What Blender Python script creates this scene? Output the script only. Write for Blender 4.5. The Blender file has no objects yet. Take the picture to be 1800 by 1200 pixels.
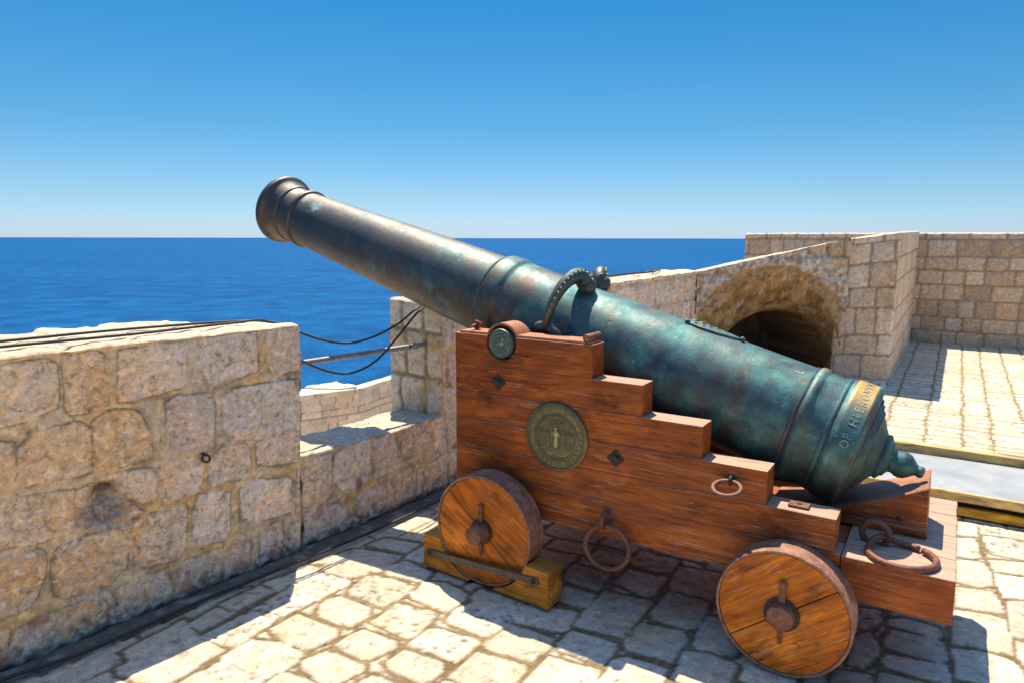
import bpy, bmesh, math, random
import numpy as np
from mathutils import Vector, Matrix, Euler

# ---------------------------------------------------------------- camera, sky, sun, exposure
SC = bpy.context.scene
COL = SC.collection
R = math.radians

cam_data = bpy.data.cameras.new("camera")
cam_data.sensor_width = 36.0
cam_data.lens = 24.0
cam_data.clip_start = 0.05
cam_data.clip_end = 400000.0
cam = bpy.data.objects.new("camera", cam_data)
COL.objects.link(cam)
cam.location = (0, 0, 1.6)
cam.rotation_euler = (Matrix.Rotation(R(90 - 8.582), 3, 'X') @ Matrix.Rotation(R(0.106), 3, 'Z')).to_euler()
SC.camera = cam

SUN_EL, SUN_AZ = 65.0, -7.5        # azimuth clockwise from +Y
world = bpy.data.worlds.new("World")
SC.world = world
world.use_nodes = True
wn = world.node_tree.nodes
wl = world.node_tree.links
wn.clear()
w_out = wn.new('ShaderNodeOutputWorld')
w_bg = wn.new('ShaderNodeBackground')
w_sky = wn.new('ShaderNodeTexSky')
w_sky.sky_type = 'NISHITA'
w_sky.sun_disc = False
w_sky.sun_elevation = R(SUN_EL)
w_sky.sun_rotation = R(SUN_AZ)
w_sky.altitude = 40
w_sky.air_density = 1.0
w_sky.dust_density = 0.2
w_sky.ozone_density = 3.0
w_tc = wn.new('ShaderNodeTexCoord')
w_sep = wn.new('ShaderNodeSeparateXYZ')
w_ramp = wn.new('ShaderNodeValToRGB')        # the deep polarised blue of the day, by height above the horizon
_e = w_ramp.color_ramp.elements
for _i, (_p, _c) in enumerate([(0.0, (.165, .222, .355)), (.06, (.135, .198, .262)), (.15, (.082, .183, .237)), (.38, (.016, .174, .243)), (.6, (.19, .38, .48)), (1.0, (.75, .85, .93))]):
    if _i >= 2: _e.new(_p)
    elif _i == 1: _e[1].position = _p
for _i, (_p, _c) in enumerate([(0.0, (.165, .222, .355)), (.06, (.135, .198, .262)), (.15, (.082, .183, .237)), (.38, (.016, .174, .243)), (.6, (.19, .38, .48)), (1.0, (.75, .85, .93))]):
    _e[_i].position = _p
    _e[_i].color = (*_c, 1)
w_hsv = wn.new('ShaderNodeMix')
w_hsv.data_type = 'RGBA'
w_hsv.blend_type = 'MULTIPLY'
w_hsv.inputs[0].default_value = 1.0
wl.new(w_tc.outputs['Generated'], w_sep.inputs[0])
wl.new(w_sep.outputs[2], w_ramp.inputs[0])
wl.new(w_ramp.outputs[0], w_hsv.inputs[7])
w_bg.inputs['Strength'].default_value = 0.15
wl.new(w_sky.outputs[0], w_hsv.inputs[6])
wl.new(w_hsv.outputs[2], w_bg.inputs['Color'])
wl.new(w_bg.outputs[0], w_out.inputs[0])

sun_data = bpy.data.lights.new("sun", 'SUN')
sun_data.energy = 2.7
sun_data.angle = R(0.5)
sun_data.color = (1.0, 0.91, 0.76)
sun = bpy.data.objects.new("sun", sun_data)
COL.objects.link(sun)
_sd = Vector((math.sin(R(SUN_AZ)) * math.cos(R(SUN_EL)), math.cos(R(SUN_AZ)) * math.cos(R(SUN_EL)), math.sin(R(SUN_EL))))
sun.rotation_euler = _sd.to_track_quat('Z', 'Y').to_euler()
sun.location = (0, 0, 30)

SC.view_settings.view_transform = 'Standard'
SC.view_settings.look = 'None'
SC.view_settings.exposure = 1.58
SC.view_settings.gamma = 1.0
SC.view_settings.use_curve_mapping = False
SC.render.engine = 'CYCLES'
SC.cycles.max_bounces = 6
SC.cycles.diffuse_bounces = 4

RNG = np.random.default_rng(7)

# frames: carriage frame (x along the carriage to the rear, y away from the viewer), wall frame (x along the wall, y to the sea)
CAR_ROT = R(-33.0)
WALL_ROT = R(52.5)
CU = np.array([math.cos(CAR_ROT), math.sin(CAR_ROT)])
CV = np.array([-math.sin(CAR_ROT), math.cos(CAR_ROT)])
WT = np.array([math.cos(WALL_ROT), math.sin(WALL_ROT)])
WN = np.array([-math.sin(WALL_ROT), math.cos(WALL_ROT)])

# ---------------------------------------------------------------- helpers
def tag(o, label=None, cat=None, group=None, kind=None):
    if label: o['label'] = label
    if cat: o['category'] = cat
    if group: o['group'] = group
    if kind: o['kind'] = kind
    return o

def empty(name, label, cat, loc=(0, 0, 0), rot=(0, 0, 0), group=None):
    o = bpy.data.objects.new(name, None)
    COL.objects.link(o)
    o.location = loc
    o.rotation_euler = rot
    o.empty_display_size = 0.1
    return tag(o, label, cat, group)

def link(name, me, mat=None, parent=None):
    o = bpy.data.objects.new(name, me)
    COL.objects.link(o)
    if mat is not None:
        me.materials.append(mat)
    if parent is not None:
        o.parent = parent
    return o

def from_bm(name, bm, mat, parent=None, smooth=False, off=(0, 0, 0)):
    if any(off):
        bmesh.ops.translate(bm, verts=bm.verts, vec=off)
    bmesh.ops.recalc_face_normals(bm, faces=bm.faces)
    me = bpy.data.meshes.new(name)
    bm.to_mesh(me)
    bm.free()
    if smooth:
        me.polygons.foreach_set('use_smooth', [True] * len(me.polygons))
    return link(name, me, mat, parent)

def smooth_by_angle(o, deg=35):
    me = o.data
    me.polygons.foreach_set('use_smooth', [True] * len(me.polygons))
    bm = bmesh.new(); bm.from_mesh(me)
    for e in bm.edges:
        if len(e.link_faces) == 2 and e.calc_face_angle(0) > R(deg):
            e.smooth = False
    bm.to_mesh(me); bm.free()

def add_box(bm, lo, hi, bevel=0.0, seg=1):
    r = bmesh.ops.create_cube(bm, size=1.0)
    vs = r['verts']
    for v in vs:
        v.co = Vector([lo[i] + (v.co[i] + .5) * (hi[i] - lo[i]) for i in range(3)])
    if bevel > 0:
        es = list({e for v in vs for e in v.link_edges})
        bmesh.ops.bevel(bm, geom=es, offset=bevel, segments=seg, affect='EDGES', profile=.6)

def add_prism(bm, outline, y0, y1, bevel=0.0):
    """outline in (x, z), extruded from y0 to y1"""
    vs = [bm.verts.new((x, y0, z)) for x, z in outline]
    f = bm.faces.new(vs)
    r = bmesh.ops.extrude_face_region(bm, geom=[f])
    nv = [g for g in r['geom'] if isinstance(g, bmesh.types.BMVert)]
    for v in nv: v.co.y = y1
    if bevel > 0:
        es = list({e for v in vs + nv for e in v.link_edges})
        bmesh.ops.bevel(bm, geom=es, offset=bevel, segments=1, affect='EDGES')

def add_lathe(bm, prof, n=64, axis='Y', org=(0, 0, 0), cap=True):
    """prof: list of (along, radius)"""
    org = Vector(org)
    rings = []
    for s, r in prof:
        ring = []
        for i in range(n):
            a = 2 * math.pi * i / n
            c, d = r * math.cos(a), r * math.sin(a)
            p = {'X': (s, c, d), 'Y': (c, s, d), 'Z': (c, d, s)}[axis]
            ring.append(bm.verts.new(org + Vector(p)))
        rings.append(ring)
    for a, b in zip(rings, rings[1:]):
        for i in range(n):
            bm.faces.new((a[i], a[(i + 1) % n], b[(i + 1) % n], b[i]))
    if cap:
        for ring in (rings[0], rings[-1]):
            try: bm.faces.new(ring)
            except ValueError: pass

def catmull(pts, k=8):
    P = [np.array(p, float) for p in pts]
    P = [2 * P[0] - P[1]] + P + [2 * P[-1] - P[-2]]
    out = []
    for i in range(1, len(P) - 2):
        for j in range(k):
            t = j / k
            out.append(.5 * ((2 * P[i]) + (-P[i - 1] + P[i + 1]) * t + (2 * P[i - 1] - 5 * P[i] + 4 * P[i + 1] - P[i + 2]) * t * t
                             + (-P[i - 1] + 3 * P[i] - 3 * P[i + 1] + P[i + 2]) * t ** 3))
    out.append(P[-2])
    return out

def add_tube(bm, pts, rad, n=10, closed=False, squash=1.0):
    """pts: 3-D points; rad: number or list"""
    m = len(pts)
    pts = [Vector(p) for p in pts]
    rad = [rad] * m if not hasattr(rad, '__len__') else list(rad)
    T = []
    for i in range(m):
        if closed: t = pts[(i + 1) % m] - pts[i - 1]
        else: t = pts[min(i + 1, m - 1)] - pts[max(i - 1, 0)]
        T.append(t.normalized())
    ref = Vector((0, 0, 1)) if abs(T[0].z) < .9 else Vector((1, 0, 0))
    nrm = (ref - T[0] * ref.dot(T[0])).normalized()
    rings = []
    for i in range(m):
        nrm = (nrm - T[i] * nrm.dot(T[i])).normalized()
        b = T[i].cross(nrm)
        rings.append([bm.verts.new(pts[i] + float(rad[i]) * (math.cos(2 * math.pi * j / n) * nrm + squash * math.sin(2 * math.pi * j / n) * b)) for j in range(n)])
    for i in range(m if closed else m - 1):
        a, b = rings[i], rings[(i + 1) % m]
        if closed and i == m - 1:
            k = min(range(n), key=lambda q: (a[0].co - b[q].co).length)
            b = b[k:] + b[:k]
        for j in range(n):
            bm.faces.new((a[j], a[(j + 1) % n], b[(j + 1) % n], b[j]))
    if not closed:
        bm.faces.new(rings[0]); bm.faces.new(rings[-1])

def circle_pts(c, r, e1, e2, n=40, a0=0, a1=2 * math.pi, endpoint=False):
    c, e1, e2 = Vector(c), Vector(e1), Vector(e2)
    m = n - 1 if endpoint else n
    return [c + r * (math.cos(a0 + (a1 - a0) * i / m) * e1 + math.sin(a0 + (a1 - a0) * i / m) * e2) for i in range(n)]

def add_ball(bm, c, r, n=10, sc=(1, 1, 1)):
    q = bmesh.ops.create_uvsphere(bm, u_segments=n, v_segments=max(6, n * 2 // 3), radius=r)
    for v in q['verts']:
        v.co = Vector(c) + Vector((v.co.x * sc[0], v.co.y * sc[1], v.co.z * sc[2]))

# ---------------------------------------------------------------- numpy noise
_PERM = RNG.permutation(4096)
_G = RNG.normal(size=(4096, 3)); _G /= np.linalg.norm(_G, axis=1)[:, None]
def _h(i, j, k):
    return _PERM[(_PERM[(_PERM[i & 4095] + j) & 4095] + k) & 4095]
def gnoise(x, y, z):
    """gradient noise, about -0.6..0.6"""
    x, y, z = np.broadcast_arrays(np.asarray(x, float), np.asarray(y, float), np.asarray(z, float))
    xi, yi, zi = np.floor(x).astype(int), np.floor(y).astype(int), np.floor(z).astype(int)
    fx, fy, fz = x - xi, y - yi, z - zi
    sx, sy, sz = [f * f * f * (f * (f * 6 - 15) + 10) for f in (fx, fy, fz)]
    out = 0
    for a in (0, 1):
        for b in (0, 1):
            for c in (0, 1):
                g = _G[_h(xi + a, yi + b, zi + c)]
                d = g[..., 0] * (fx - a) + g[..., 1] * (fy - b) + g[..., 2] * (fz - c)
                out = out + d * np.where(a, sx, 1 - sx) * np.where(b, sy, 1 - sy) * np.where(c, sz, 1 - sz)
    return out
def fbm(x, y, z, f=1.0, octv=4, gain=.5):
    s, a = 0, 1.0
    for o in range(octv):
        s = s + a * gnoise(np.asarray(x) * f + 17.3 * o, np.asarray(y) * f + 5.1 * o, np.asarray(z) * f - 9.7 * o)
        f *= 2.03; a *= gain
    return s
def sstep(x, a, b):
    t = np.clip((x - a) / (b - a), 0, 1)
    return t * t * (3 - 2 * t)
def hash01(i, k=0):
    v = np.sin(np.asarray(i, float) * 12.9898 + k * 78.233 + 3.1) * 43758.5453
    return v - np.floor(v)
def mixc(a, b, t):
    t = np.asarray(t)[..., None]
    return np.asarray(a) * (1 - t) + np.asarray(b) * t

# ---------------------------------------------------------------- masonry layouts
def poly_sd(px, py, polys, margin=.12):
    """greatest signed distance (inside positive) to the outlines, and the index of that outline"""
    sd = np.full(px.shape, -margin); idx = np.full(px.shape, -1)
    for k, P in enumerate(polys):
        P = np.array(P, float) / 1000.0
        lo, hi = P.min(0) - margin, P.max(0) + margin
        m = (px > lo[0]) & (px < hi[0]) & (py > lo[1]) & (py < hi[1])
        if not m.any(): continue
        x, y = px[m], py[m]
        d = np.full(x.shape, 9.0); ins = np.zeros(x.shape, bool)
        for i in range(len(P)):
            a, b = P[i], P[(i + 1) % len(P)]
            e = b - a
            t = np.clip(((x - a[0]) * e[0] + (y - a[1]) * e[1]) / max(e @ e, 1e-9), 0, 1)
            d = np.minimum(d, np.hypot(x - a[0] - t * e[0], y - a[1] - t * e[1]))
            c = ((a[1] > y) != (b[1] > y))
            with np.errstate(divide='ignore', invalid='ignore'):
                ins ^= c & (x < (b[0] - a[0]) * (y - a[1]) / (b[1] - a[1] + 1e-12) + a[0])
        s = np.where(ins, d, -d)
        cur = sd[m]; ci = idx[m]
        up = s > cur
        cur[up] = s[up]; ci[up] = k
        sd[m] = cur; idx[m] = ci
    return sd, idx

def course_sd(a, z, hmin, hmax, wmin, wmax, seed, gap=.02, rc=.02, z0=-6.0, z1=14.0, a0=-14.0, a1=16.0):
    """rows of stones: rows along a, stacked in z"""
    rg = np.random.default_rng(seed)
    zs = [z0]
    while zs[-1] < z1: zs.append(zs[-1] + rg.uniform(hmin, hmax))
    zs = np.array(zs)
    r = np.clip(np.searchsorted(zs, z) - 1, 0, len(zs) - 2)
    sd = np.full(np.shape(a), -1.0); idx = np.zeros(np.shape(a), int)
    for i in np.unique(r):
        m = r == i
        xs = [a0 + rg.uniform(0, wmax)] if False else [a0 + np.random.default_rng(seed * 977 + int(i)).uniform(-wmax, 0)]
        rr = np.random.default_rng(seed * 31 + int(i) * 7 + 1)
        while xs[-1] < a1: xs.append(xs[-1] + rr.uniform(wmin, wmax))
        xs = np.array(xs)
        c = np.clip(np.searchsorted(xs, a[m]) - 1, 0, len(xs) - 2)
        hx, hz = (xs[c + 1] - xs[c]) / 2 - gap / 2, (zs[i + 1] - zs[i]) / 2 - gap / 2
        qx = np.abs(a[m] - (xs[c] + xs[c + 1]) / 2) - (hx - rc)
        qz = np.abs(z[m] - (zs[i] + zs[i + 1]) / 2) - (hz - rc)
        d = np.hypot(np.maximum(qx, 0), np.maximum(qz, 0)) + np.minimum(np.maximum(qx, qz), 0) - rc
        sd[m] = -d; idx[m] = int(i) * 613 + c
    return sd, idx

TAN = np.array([[.53, .36, .215], [.56, .395, .245], [.51, .355, .235], [.59, .43, .28], [.53, .345, .185], [.55, .40, .28]])
def stone_colour(idx, x, y, z, pal=TAN, var=.16):
    c = pal[(hash01(idx, 1) * len(pal)).astype(int) % len(pal)]
    c = c * (1 + var * (hash01(idx, 2) - .5) * 2)[..., None]
    n = fbm(x, y, z, 7, 3)
    c = mixc(c, c * np.array([1.10, .96, .80]), np.clip(n * 1.3 + .3, 0, 1))
    n2 = fbm(x + 9, y, z, 22, 3)
    c = c * (1 + .28 * n2)[..., None]
    return c

def grid_mesh(name, verts, faces, col, mat, parent=None):
    me = bpy.data.meshes.new(name)
    nv, nf = len(verts), len(faces)
    me.vertices.add(nv); me.vertices.foreach_set('co', np.ascontiguousarray(verts, dtype=np.float32).ravel())
    me.loops.add(nf * 4); me.loops.foreach_set('vertex_index', np.ascontiguousarray(faces, dtype=np.int32).ravel())
    me.polygons.add(nf)
    me.polygons.foreach_set('loop_start', np.arange(0, nf * 4, 4, dtype=np.int32))
    me.polygons.foreach_set('use_smooth', np.ones(nf, bool))
    me.update(calc_edges=True)
    at = me.color_attributes.new('col', 'FLOAT_COLOR', 'POINT')
    at.data.foreach_set('color', np.ascontiguousarray(np.c_[np.clip(col, 0, 1), np.ones(nv)], dtype=np.float32).ravel())
    me.validate()
    return link(name, me, mat, parent)

def masonry(name, ga, gb, gc, mapf, facef, mat, parent=None, rr=.02, rough=.006, skip=('bottom',), seed=0, edge=.03):
    """a stone block: ga, gb, gc are sorted grid coordinates along (a), up (b), into the depth (c).
    facef(face, a, b, c) -> height, colour; mapf(a, b, c) -> local x, y, z"""
    ga, gb, gc = [np.asarray(g, float) for g in (ga, gb, gc)]
    na, nb, nc = len(ga), len(gb), len(gc)
    lo = np.array([ga[0], gb[0], gc[0]]); hi = np.array([ga[-1], gb[-1], gc[-1]])
    keys, P, H, Cc, F = [], [], [], [], []
    base = 0
    def face(nm, fix, gi, gj, val, flip):
        nonlocal base
        if nm in skip: return
        g = [ga, gb, gc]
        I, J = np.meshgrid(np.arange(len(g[gi])), np.arange(len(g[gj])), indexing='ij')
        ijk = np.zeros(I.shape + (3,), int)
        ijk[..., gi] = I; ijk[..., gj] = J; ijk[..., fix] = 0 if val == 0 else len(g[fix]) - 1
        p = np.stack([g[d][ijk[..., d]] for d in range(3)], -1)
        a, b, c = p[..., 0], p[..., 1], p[..., 2]
        h, col = facef(nm, a, b, c)
        ef = np.ones(a.shape)
        for d in (gi, gj):
            e = hi[d] - p[..., d]
            if d != 1: e = np.minimum(e, p[..., d] - lo[d])
            ef = ef * sstep(e, 0, edge)
        keys.append(ijk.reshape(-1, 3)); P.append(p.reshape(-1, 3)); H.append((h * ef).ravel()); Cc.append(col.reshape(-1, 3))
        n1, n2 = I.shape
        v = (base + np.arange(n1 * n2)).reshape(n1, n2)
        q = np.stack([v[:-1, :-1], v[1:, :-1], v[1:, 1:], v[:-1, 1:]], -1).reshape(-1, 4)
        F.append(q[:, ::-1] if flip else q)
        base += n1 * n2
    face('front', 2, 0, 1, 0, False)
    face('back', 2, 0, 1, 1, True)
    face('top', 1, 0, 2, 1, False)
    face('left', 0, 1, 2, 0, False)
    face('right', 0, 1, 2, 1, True)
    face('bottom', 1, 0, 2, 0, True)
    keys = np.concatenate(keys); P = np.concatenate(P); H = np.concatenate(H); Cc = np.concatenate(Cc); F = np.concatenate(F)
    code = (keys[:, 0] * 100003 + keys[:, 1]) * 1009 + keys[:, 2]
    _, first, inv = np.unique(code, return_index=True, return_inverse=True)
    P, H, Cc = P[first], H[first], Cc[first]
    F = inv.reshape(-1)[F]
    l2 = lo + rr; l2[1] = lo[1] - 1
    inner = np.clip(P, l2, hi - rr)
    d = P - inner
    ln = np.linalg.norm(d, axis=1); ln[ln == 0] = 1
    d = d / ln[:, None]
    pos = inner + d * rr
    n3 = fbm(P[:, 0] + seed * 3.7, P[:, 1], P[:, 2], 9, 4)
    pos = pos + d * (H + rough * n3 * 1.6)[:, None]
    xyz = np.stack(mapf(pos[:, 0], pos[:, 1], pos[:, 2]), -1)
    return grid_mesh(name, xyz, F, Cc, mat, parent)

def lin(a, b, step):
    n = max(2, int(round((b - a) / step)) + 1)
    return np.linspace(a, b, n)

# ---------------------------------------------------------------- materials
class NT:
    def __init__(s, name):
        s.m = bpy.data.materials.new(name); s.m.use_nodes = True
        s.t = s.m.node_tree; s.t.nodes.clear()
        s.out = s.n('OutputMaterial'); s.b = s.n('BsdfPrincipled')
        s.l(s.b.outputs[0], s.out.inputs[0])
        s.tc = s.n('TexCoord')
    def n(s, t, **kw):
        x = s.t.nodes.new('ShaderNode' + t)
        for k, v in kw.items(): setattr(x, k, v)
        return x
    def l(s, a, b): s.t.links.new(a, b)
    def put(s, sock, v):
        if hasattr(v, 'node'): s.l(v, sock)
        elif v is not None: sock.default_value = v
    def noise(s, vec, scale, detail=4, rough=.55, dist=0):
        x = s.n('TexNoise'); s.put(x.inputs['Vector'], vec)
        x.inputs['Scale'].default_value = scale; x.inputs['Detail'].default_value = detail
        x.inputs['Roughness'].default_value = rough; x.inputs['Distortion'].default_value = dist
        return x.outputs['Fac']
    def map(s, vec, scale=(1, 1, 1), loc=(0, 0, 0), rot=(0, 0, 0)):
        x = s.n('Mapping'); s.put(x.inputs['Vector'], vec)
        x.inputs['Scale'].default_value = scale; x.inputs['Location'].default_value = loc; x.inputs['Rotation'].default_value = rot
        return x.outputs[0]
    def ramp(s, fac, stops):
        x = s.n('ValToRGB'); s.put(x.inputs[0], fac)
        e = x.color_ramp.elements
        while len(e) < len(stops): e.new(.5)
        for i, (p, c) in enumerate(stops):
            e[i].position = p
            e[i].color = (c, c, c, 1) if not hasattr(c, '__len__') else (*c, 1)
        return x.outputs[0]
    def mix(s, fac, a, b, mode='MIX'):
        x = s.n('Mix', data_type='RGBA', blend_type=mode)
        s.put(x.inputs[0], fac)
        for k, v in ((6, a), (7, b)):
            if hasattr(v, '__len__') and not hasattr(v, 'node'): v = (*v, 1) if len(v) == 3 else v
            s.put(x.inputs[k], v)
        return x.outputs[2]
    def math(s, op, a, b=0.0):
        x = s.n('Math', operation=op); s.put(x.inputs[0], a); s.put(x.inputs[1], b)
        return x.outputs[0]
    def bump(s, h, strength=.3, dist=.01, nrm=None):
        x = s.n('Bump'); s.put(x.inputs['Height'], h)
        x.inputs['Strength'].default_value = strength; x.inputs['Distance'].default_value = dist
        if nrm is not None: s.l(nrm, x.inputs['Normal'])
        return x.outputs[0]
    def attr(s, nm):
        return s.n('Attribute', attribute_name=nm).outputs['Color']
    def set(s, **kw):
        names = {'col': 'Base Color', 'rough': 'Roughness', 'metal': 'Metallic', 'spec': 'Specular IOR Level', 'nrm': 'Normal', 'coat': 'Coat Weight', 'coat_rough': 'Coat Roughness'}
        for k, v in kw.items():
            if hasattr(v, '__len__') and not hasattr(v, 'node') and len(v) == 3: v = (*v, 1)
            s.put(s.b.inputs[names[k]], v)
        return s

def mat_stone(name, speck=1.0):
    q = NT(name)
    o = q.tc.outputs['Object']
    c = q.attr('col')
    n1 = q.noise(o, 34, 6, .65)
    c = q.mix(1.0, c, q.ramp(n1, [(.30, (.76, .72, .70)), (.5, (1, 1, 1)), (.72, (1.16, 1.17, 1.18))]), 'MULTIPLY')
    n2 = q.noise(o, 150, 3, .6)
    c = q.mix(1.0, c, q.ramp(n2, [(.33, 1 - .14 * speck), (.5, 1.0), (.7, 1 + .08 * speck)]), 'MULTIPLY')
    n3 = q.noise(q.map(o, (1, 1, 1), (3, 8, 1)), 16, 10, .72, .6)
    c = q.mix(1.0, c, q.ramp(n3, [(.36, (.62, .56, .52)), (.43, (1, 1, 1)), (.54, (1, 1, 1)), (.60, (1.24, 1.22, 1.2))]), 'MULTIPLY')
    pit = q.noise(q.map(o, (1, 1, 1), (4, 2, 7)), 75, 2, .5)
    pitm = q.ramp(pit, [(.30, 0.0), (.36, 1.0)])
    c = q.mix(1.0, c, q.ramp(pit, [(.27, .45), (.315, 1.0)]), 'MULTIPLY')
    h = q.math('ADD', q.math('MULTIPLY', q.noise(o, 30, 12, .75), 1.0), q.math('MULTIPLY', pitm, .2))
    q.set(col=c, rough=.88, spec=.25, nrm=q.bump(h, .6, .010))
    return q.m

def mat_wood(name, cols, axis=(1.0, 14.0, 14.0), rot=(0, 0, 0), rough=.5, bleach=(.40, .29, .20), amount=.5, coat=0.0, scale=1.0, fibre=.55):
    q = NT(name)
    o = q.map(q.tc.outputs['Object'], (1, 1, 1), (0, 0, 0), rot)
    v = q.map(o, axis)
    t = q.attr('tone')
    off = q.n('VectorMath', operation='MULTIPLY_ADD')
    q.l(t, off.inputs[0]); off.inputs[1].default_value = (7.0, 31.0, 17.0); q.l(v, off.inputs[2])
    v = off.outputs[0]
    g = q.noise(v, 1.6 * scale, 7, .6, 1.4)
    c = q.ramp(g, [(.25, cols[0]), (.45, cols[1]), (.60, cols[2]), (.78, cols[3])])
    f = q.noise(q.map(o, tuple(a * 5 if a > 5 else a * 3.5 for a in axis)), 2.2 * scale, 5, .65)
    c = q.mix(fibre, c, q.ramp(f, [(.3, (.42, .40, .40)), (.5, (1, 1, 1)), (.68, (1.25, 1.2, 1.15))]), 'MULTIPLY')
    big = q.noise(q.map(o, (1.0, 2.2, 2.2)), 3.6, 6, .62, .5)
    c = q.mix(1.0, c, q.ramp(big, [(.34, (.45, .40, .39)), (.44, (.90, .88, .87)), (.53, (1.08, 1.06, 1.0)), (.62, (1.55, 1.55, 1.25))]), 'MULTIPLY')
    knot = q.noise(q.map(o, (3.2, 7, 7), (6, 1, 4)), 1.0, 3, .5, 1.2)
    c = q.mix(1.0, c, q.ramp(knot, [(.22, (.45, .40, .38)), (.32, (1, 1, 1))]), 'MULTIPLY')
    # bleached, worn fibres
    wv = q.noise(q.map(o, tuple(a * 4 if a > 5 else a * 1.6 for a in axis)), 1.7, 6, .7, .4)
    wm = q.math('MULTIPLY', q.ramp(wv, [(.54, 0.0), (.66, 1.0)]), q.ramp(q.noise(o, 3.1, 3), [(.42, 0.0), (.66, amount)]))
    top = q.math('MULTIPLY', q.ramp(wv, [(.25, .55), (.55, 1.0)]), q.attr('bleach'))
    wm = q.math('MAXIMUM', wm, top)
    c = q.mix(wm, c, bleach)
    fl = q.noise(q.map(o, tuple(a * 9 if a > 5 else a * 9 for a in axis), (2, 5, 8)), 1.0, 3, .6)
    c = q.mix(q.math('MULTIPLY', q.ramp(fl, [(.60, 0.0), (.68, .55)]), q.ramp(q.noise(o, 4.3, 4), [(.40, 0.0), (.62, 1.0)])), c, bleach)
    fd = q.noise(q.map(o, tuple(a * 7 if a > 5 else a * 5 for a in axis), (9, 2, 3)), 1.0, 3, .6)
    c = q.mix(1.0, c, q.ramp(fd, [(.33, .55), (.42, 1.0)]), 'MULTIPLY')
    crack = q.ramp(q.noise(q.map(o, tuple(a * 2.2 if a > 5 else a * .8 for a in axis), (3, 1, 2)), 1.1, 2, .5, .8), [(.488, 1.0), (.4985, .22), (.509, 1.0)])
    cm = q.ramp(q.noise(o, 2.3, 2), [(.45, 0.0), (.55, 1.0)])
    c = q.mix(cm, c, q.mix(1.0, c, crack, 'MULTIPLY'))
    h = q.math('ADD', q.math('MULTIPLY', f, .6), q.math('MULTIPLY', g, .5))
    q.set(col=c, rough=q.ramp(f, [(.3, min(rough + .15, 1)), (.7, rough)]), spec=.22, nrm=q.bump(h, .4, .006), coat=coat, coat_rough=.35)
    return q.m

def mat_iron(name, c0, c1, rough=.6, metal=.35, sc=30):
    q = NT(name)
    o = q.tc.outputs['Object']
    n = q.noise(o, sc, 5, .65)
    n2 = q.noise(o, sc * 4, 4, .6)
    c = q.mix(q.ramp(n, [(.35, 0.0), (.65, 1.0)]), c0, c1)
    c = q.mix(1.0, c, q.ramp(n2, [(.3, .75), (.7, 1.2)]), 'MULTIPLY')
    q.set(col=c, rough=q.ramp(n, [(.3, rough), (.7, rough + .2)]), metal=metal, nrm=q.bump(n2, .3, .004))
    return q.m

def mat_plain(name, c, rough=.6, metal=0.0, var=.2, sc=40):
    q = NT(name)
    n = q.noise(q.tc.outputs['Object'], sc, 5, .6)
    q.set(col=q.mix(1.0, c, q.ramp(n, [(.3, 1 - var), (.7, 1 + var)]), 'MULTIPLY'), rough=rough, metal=metal, nrm=q.bump(n, .15, .004))
    return q.m

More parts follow.
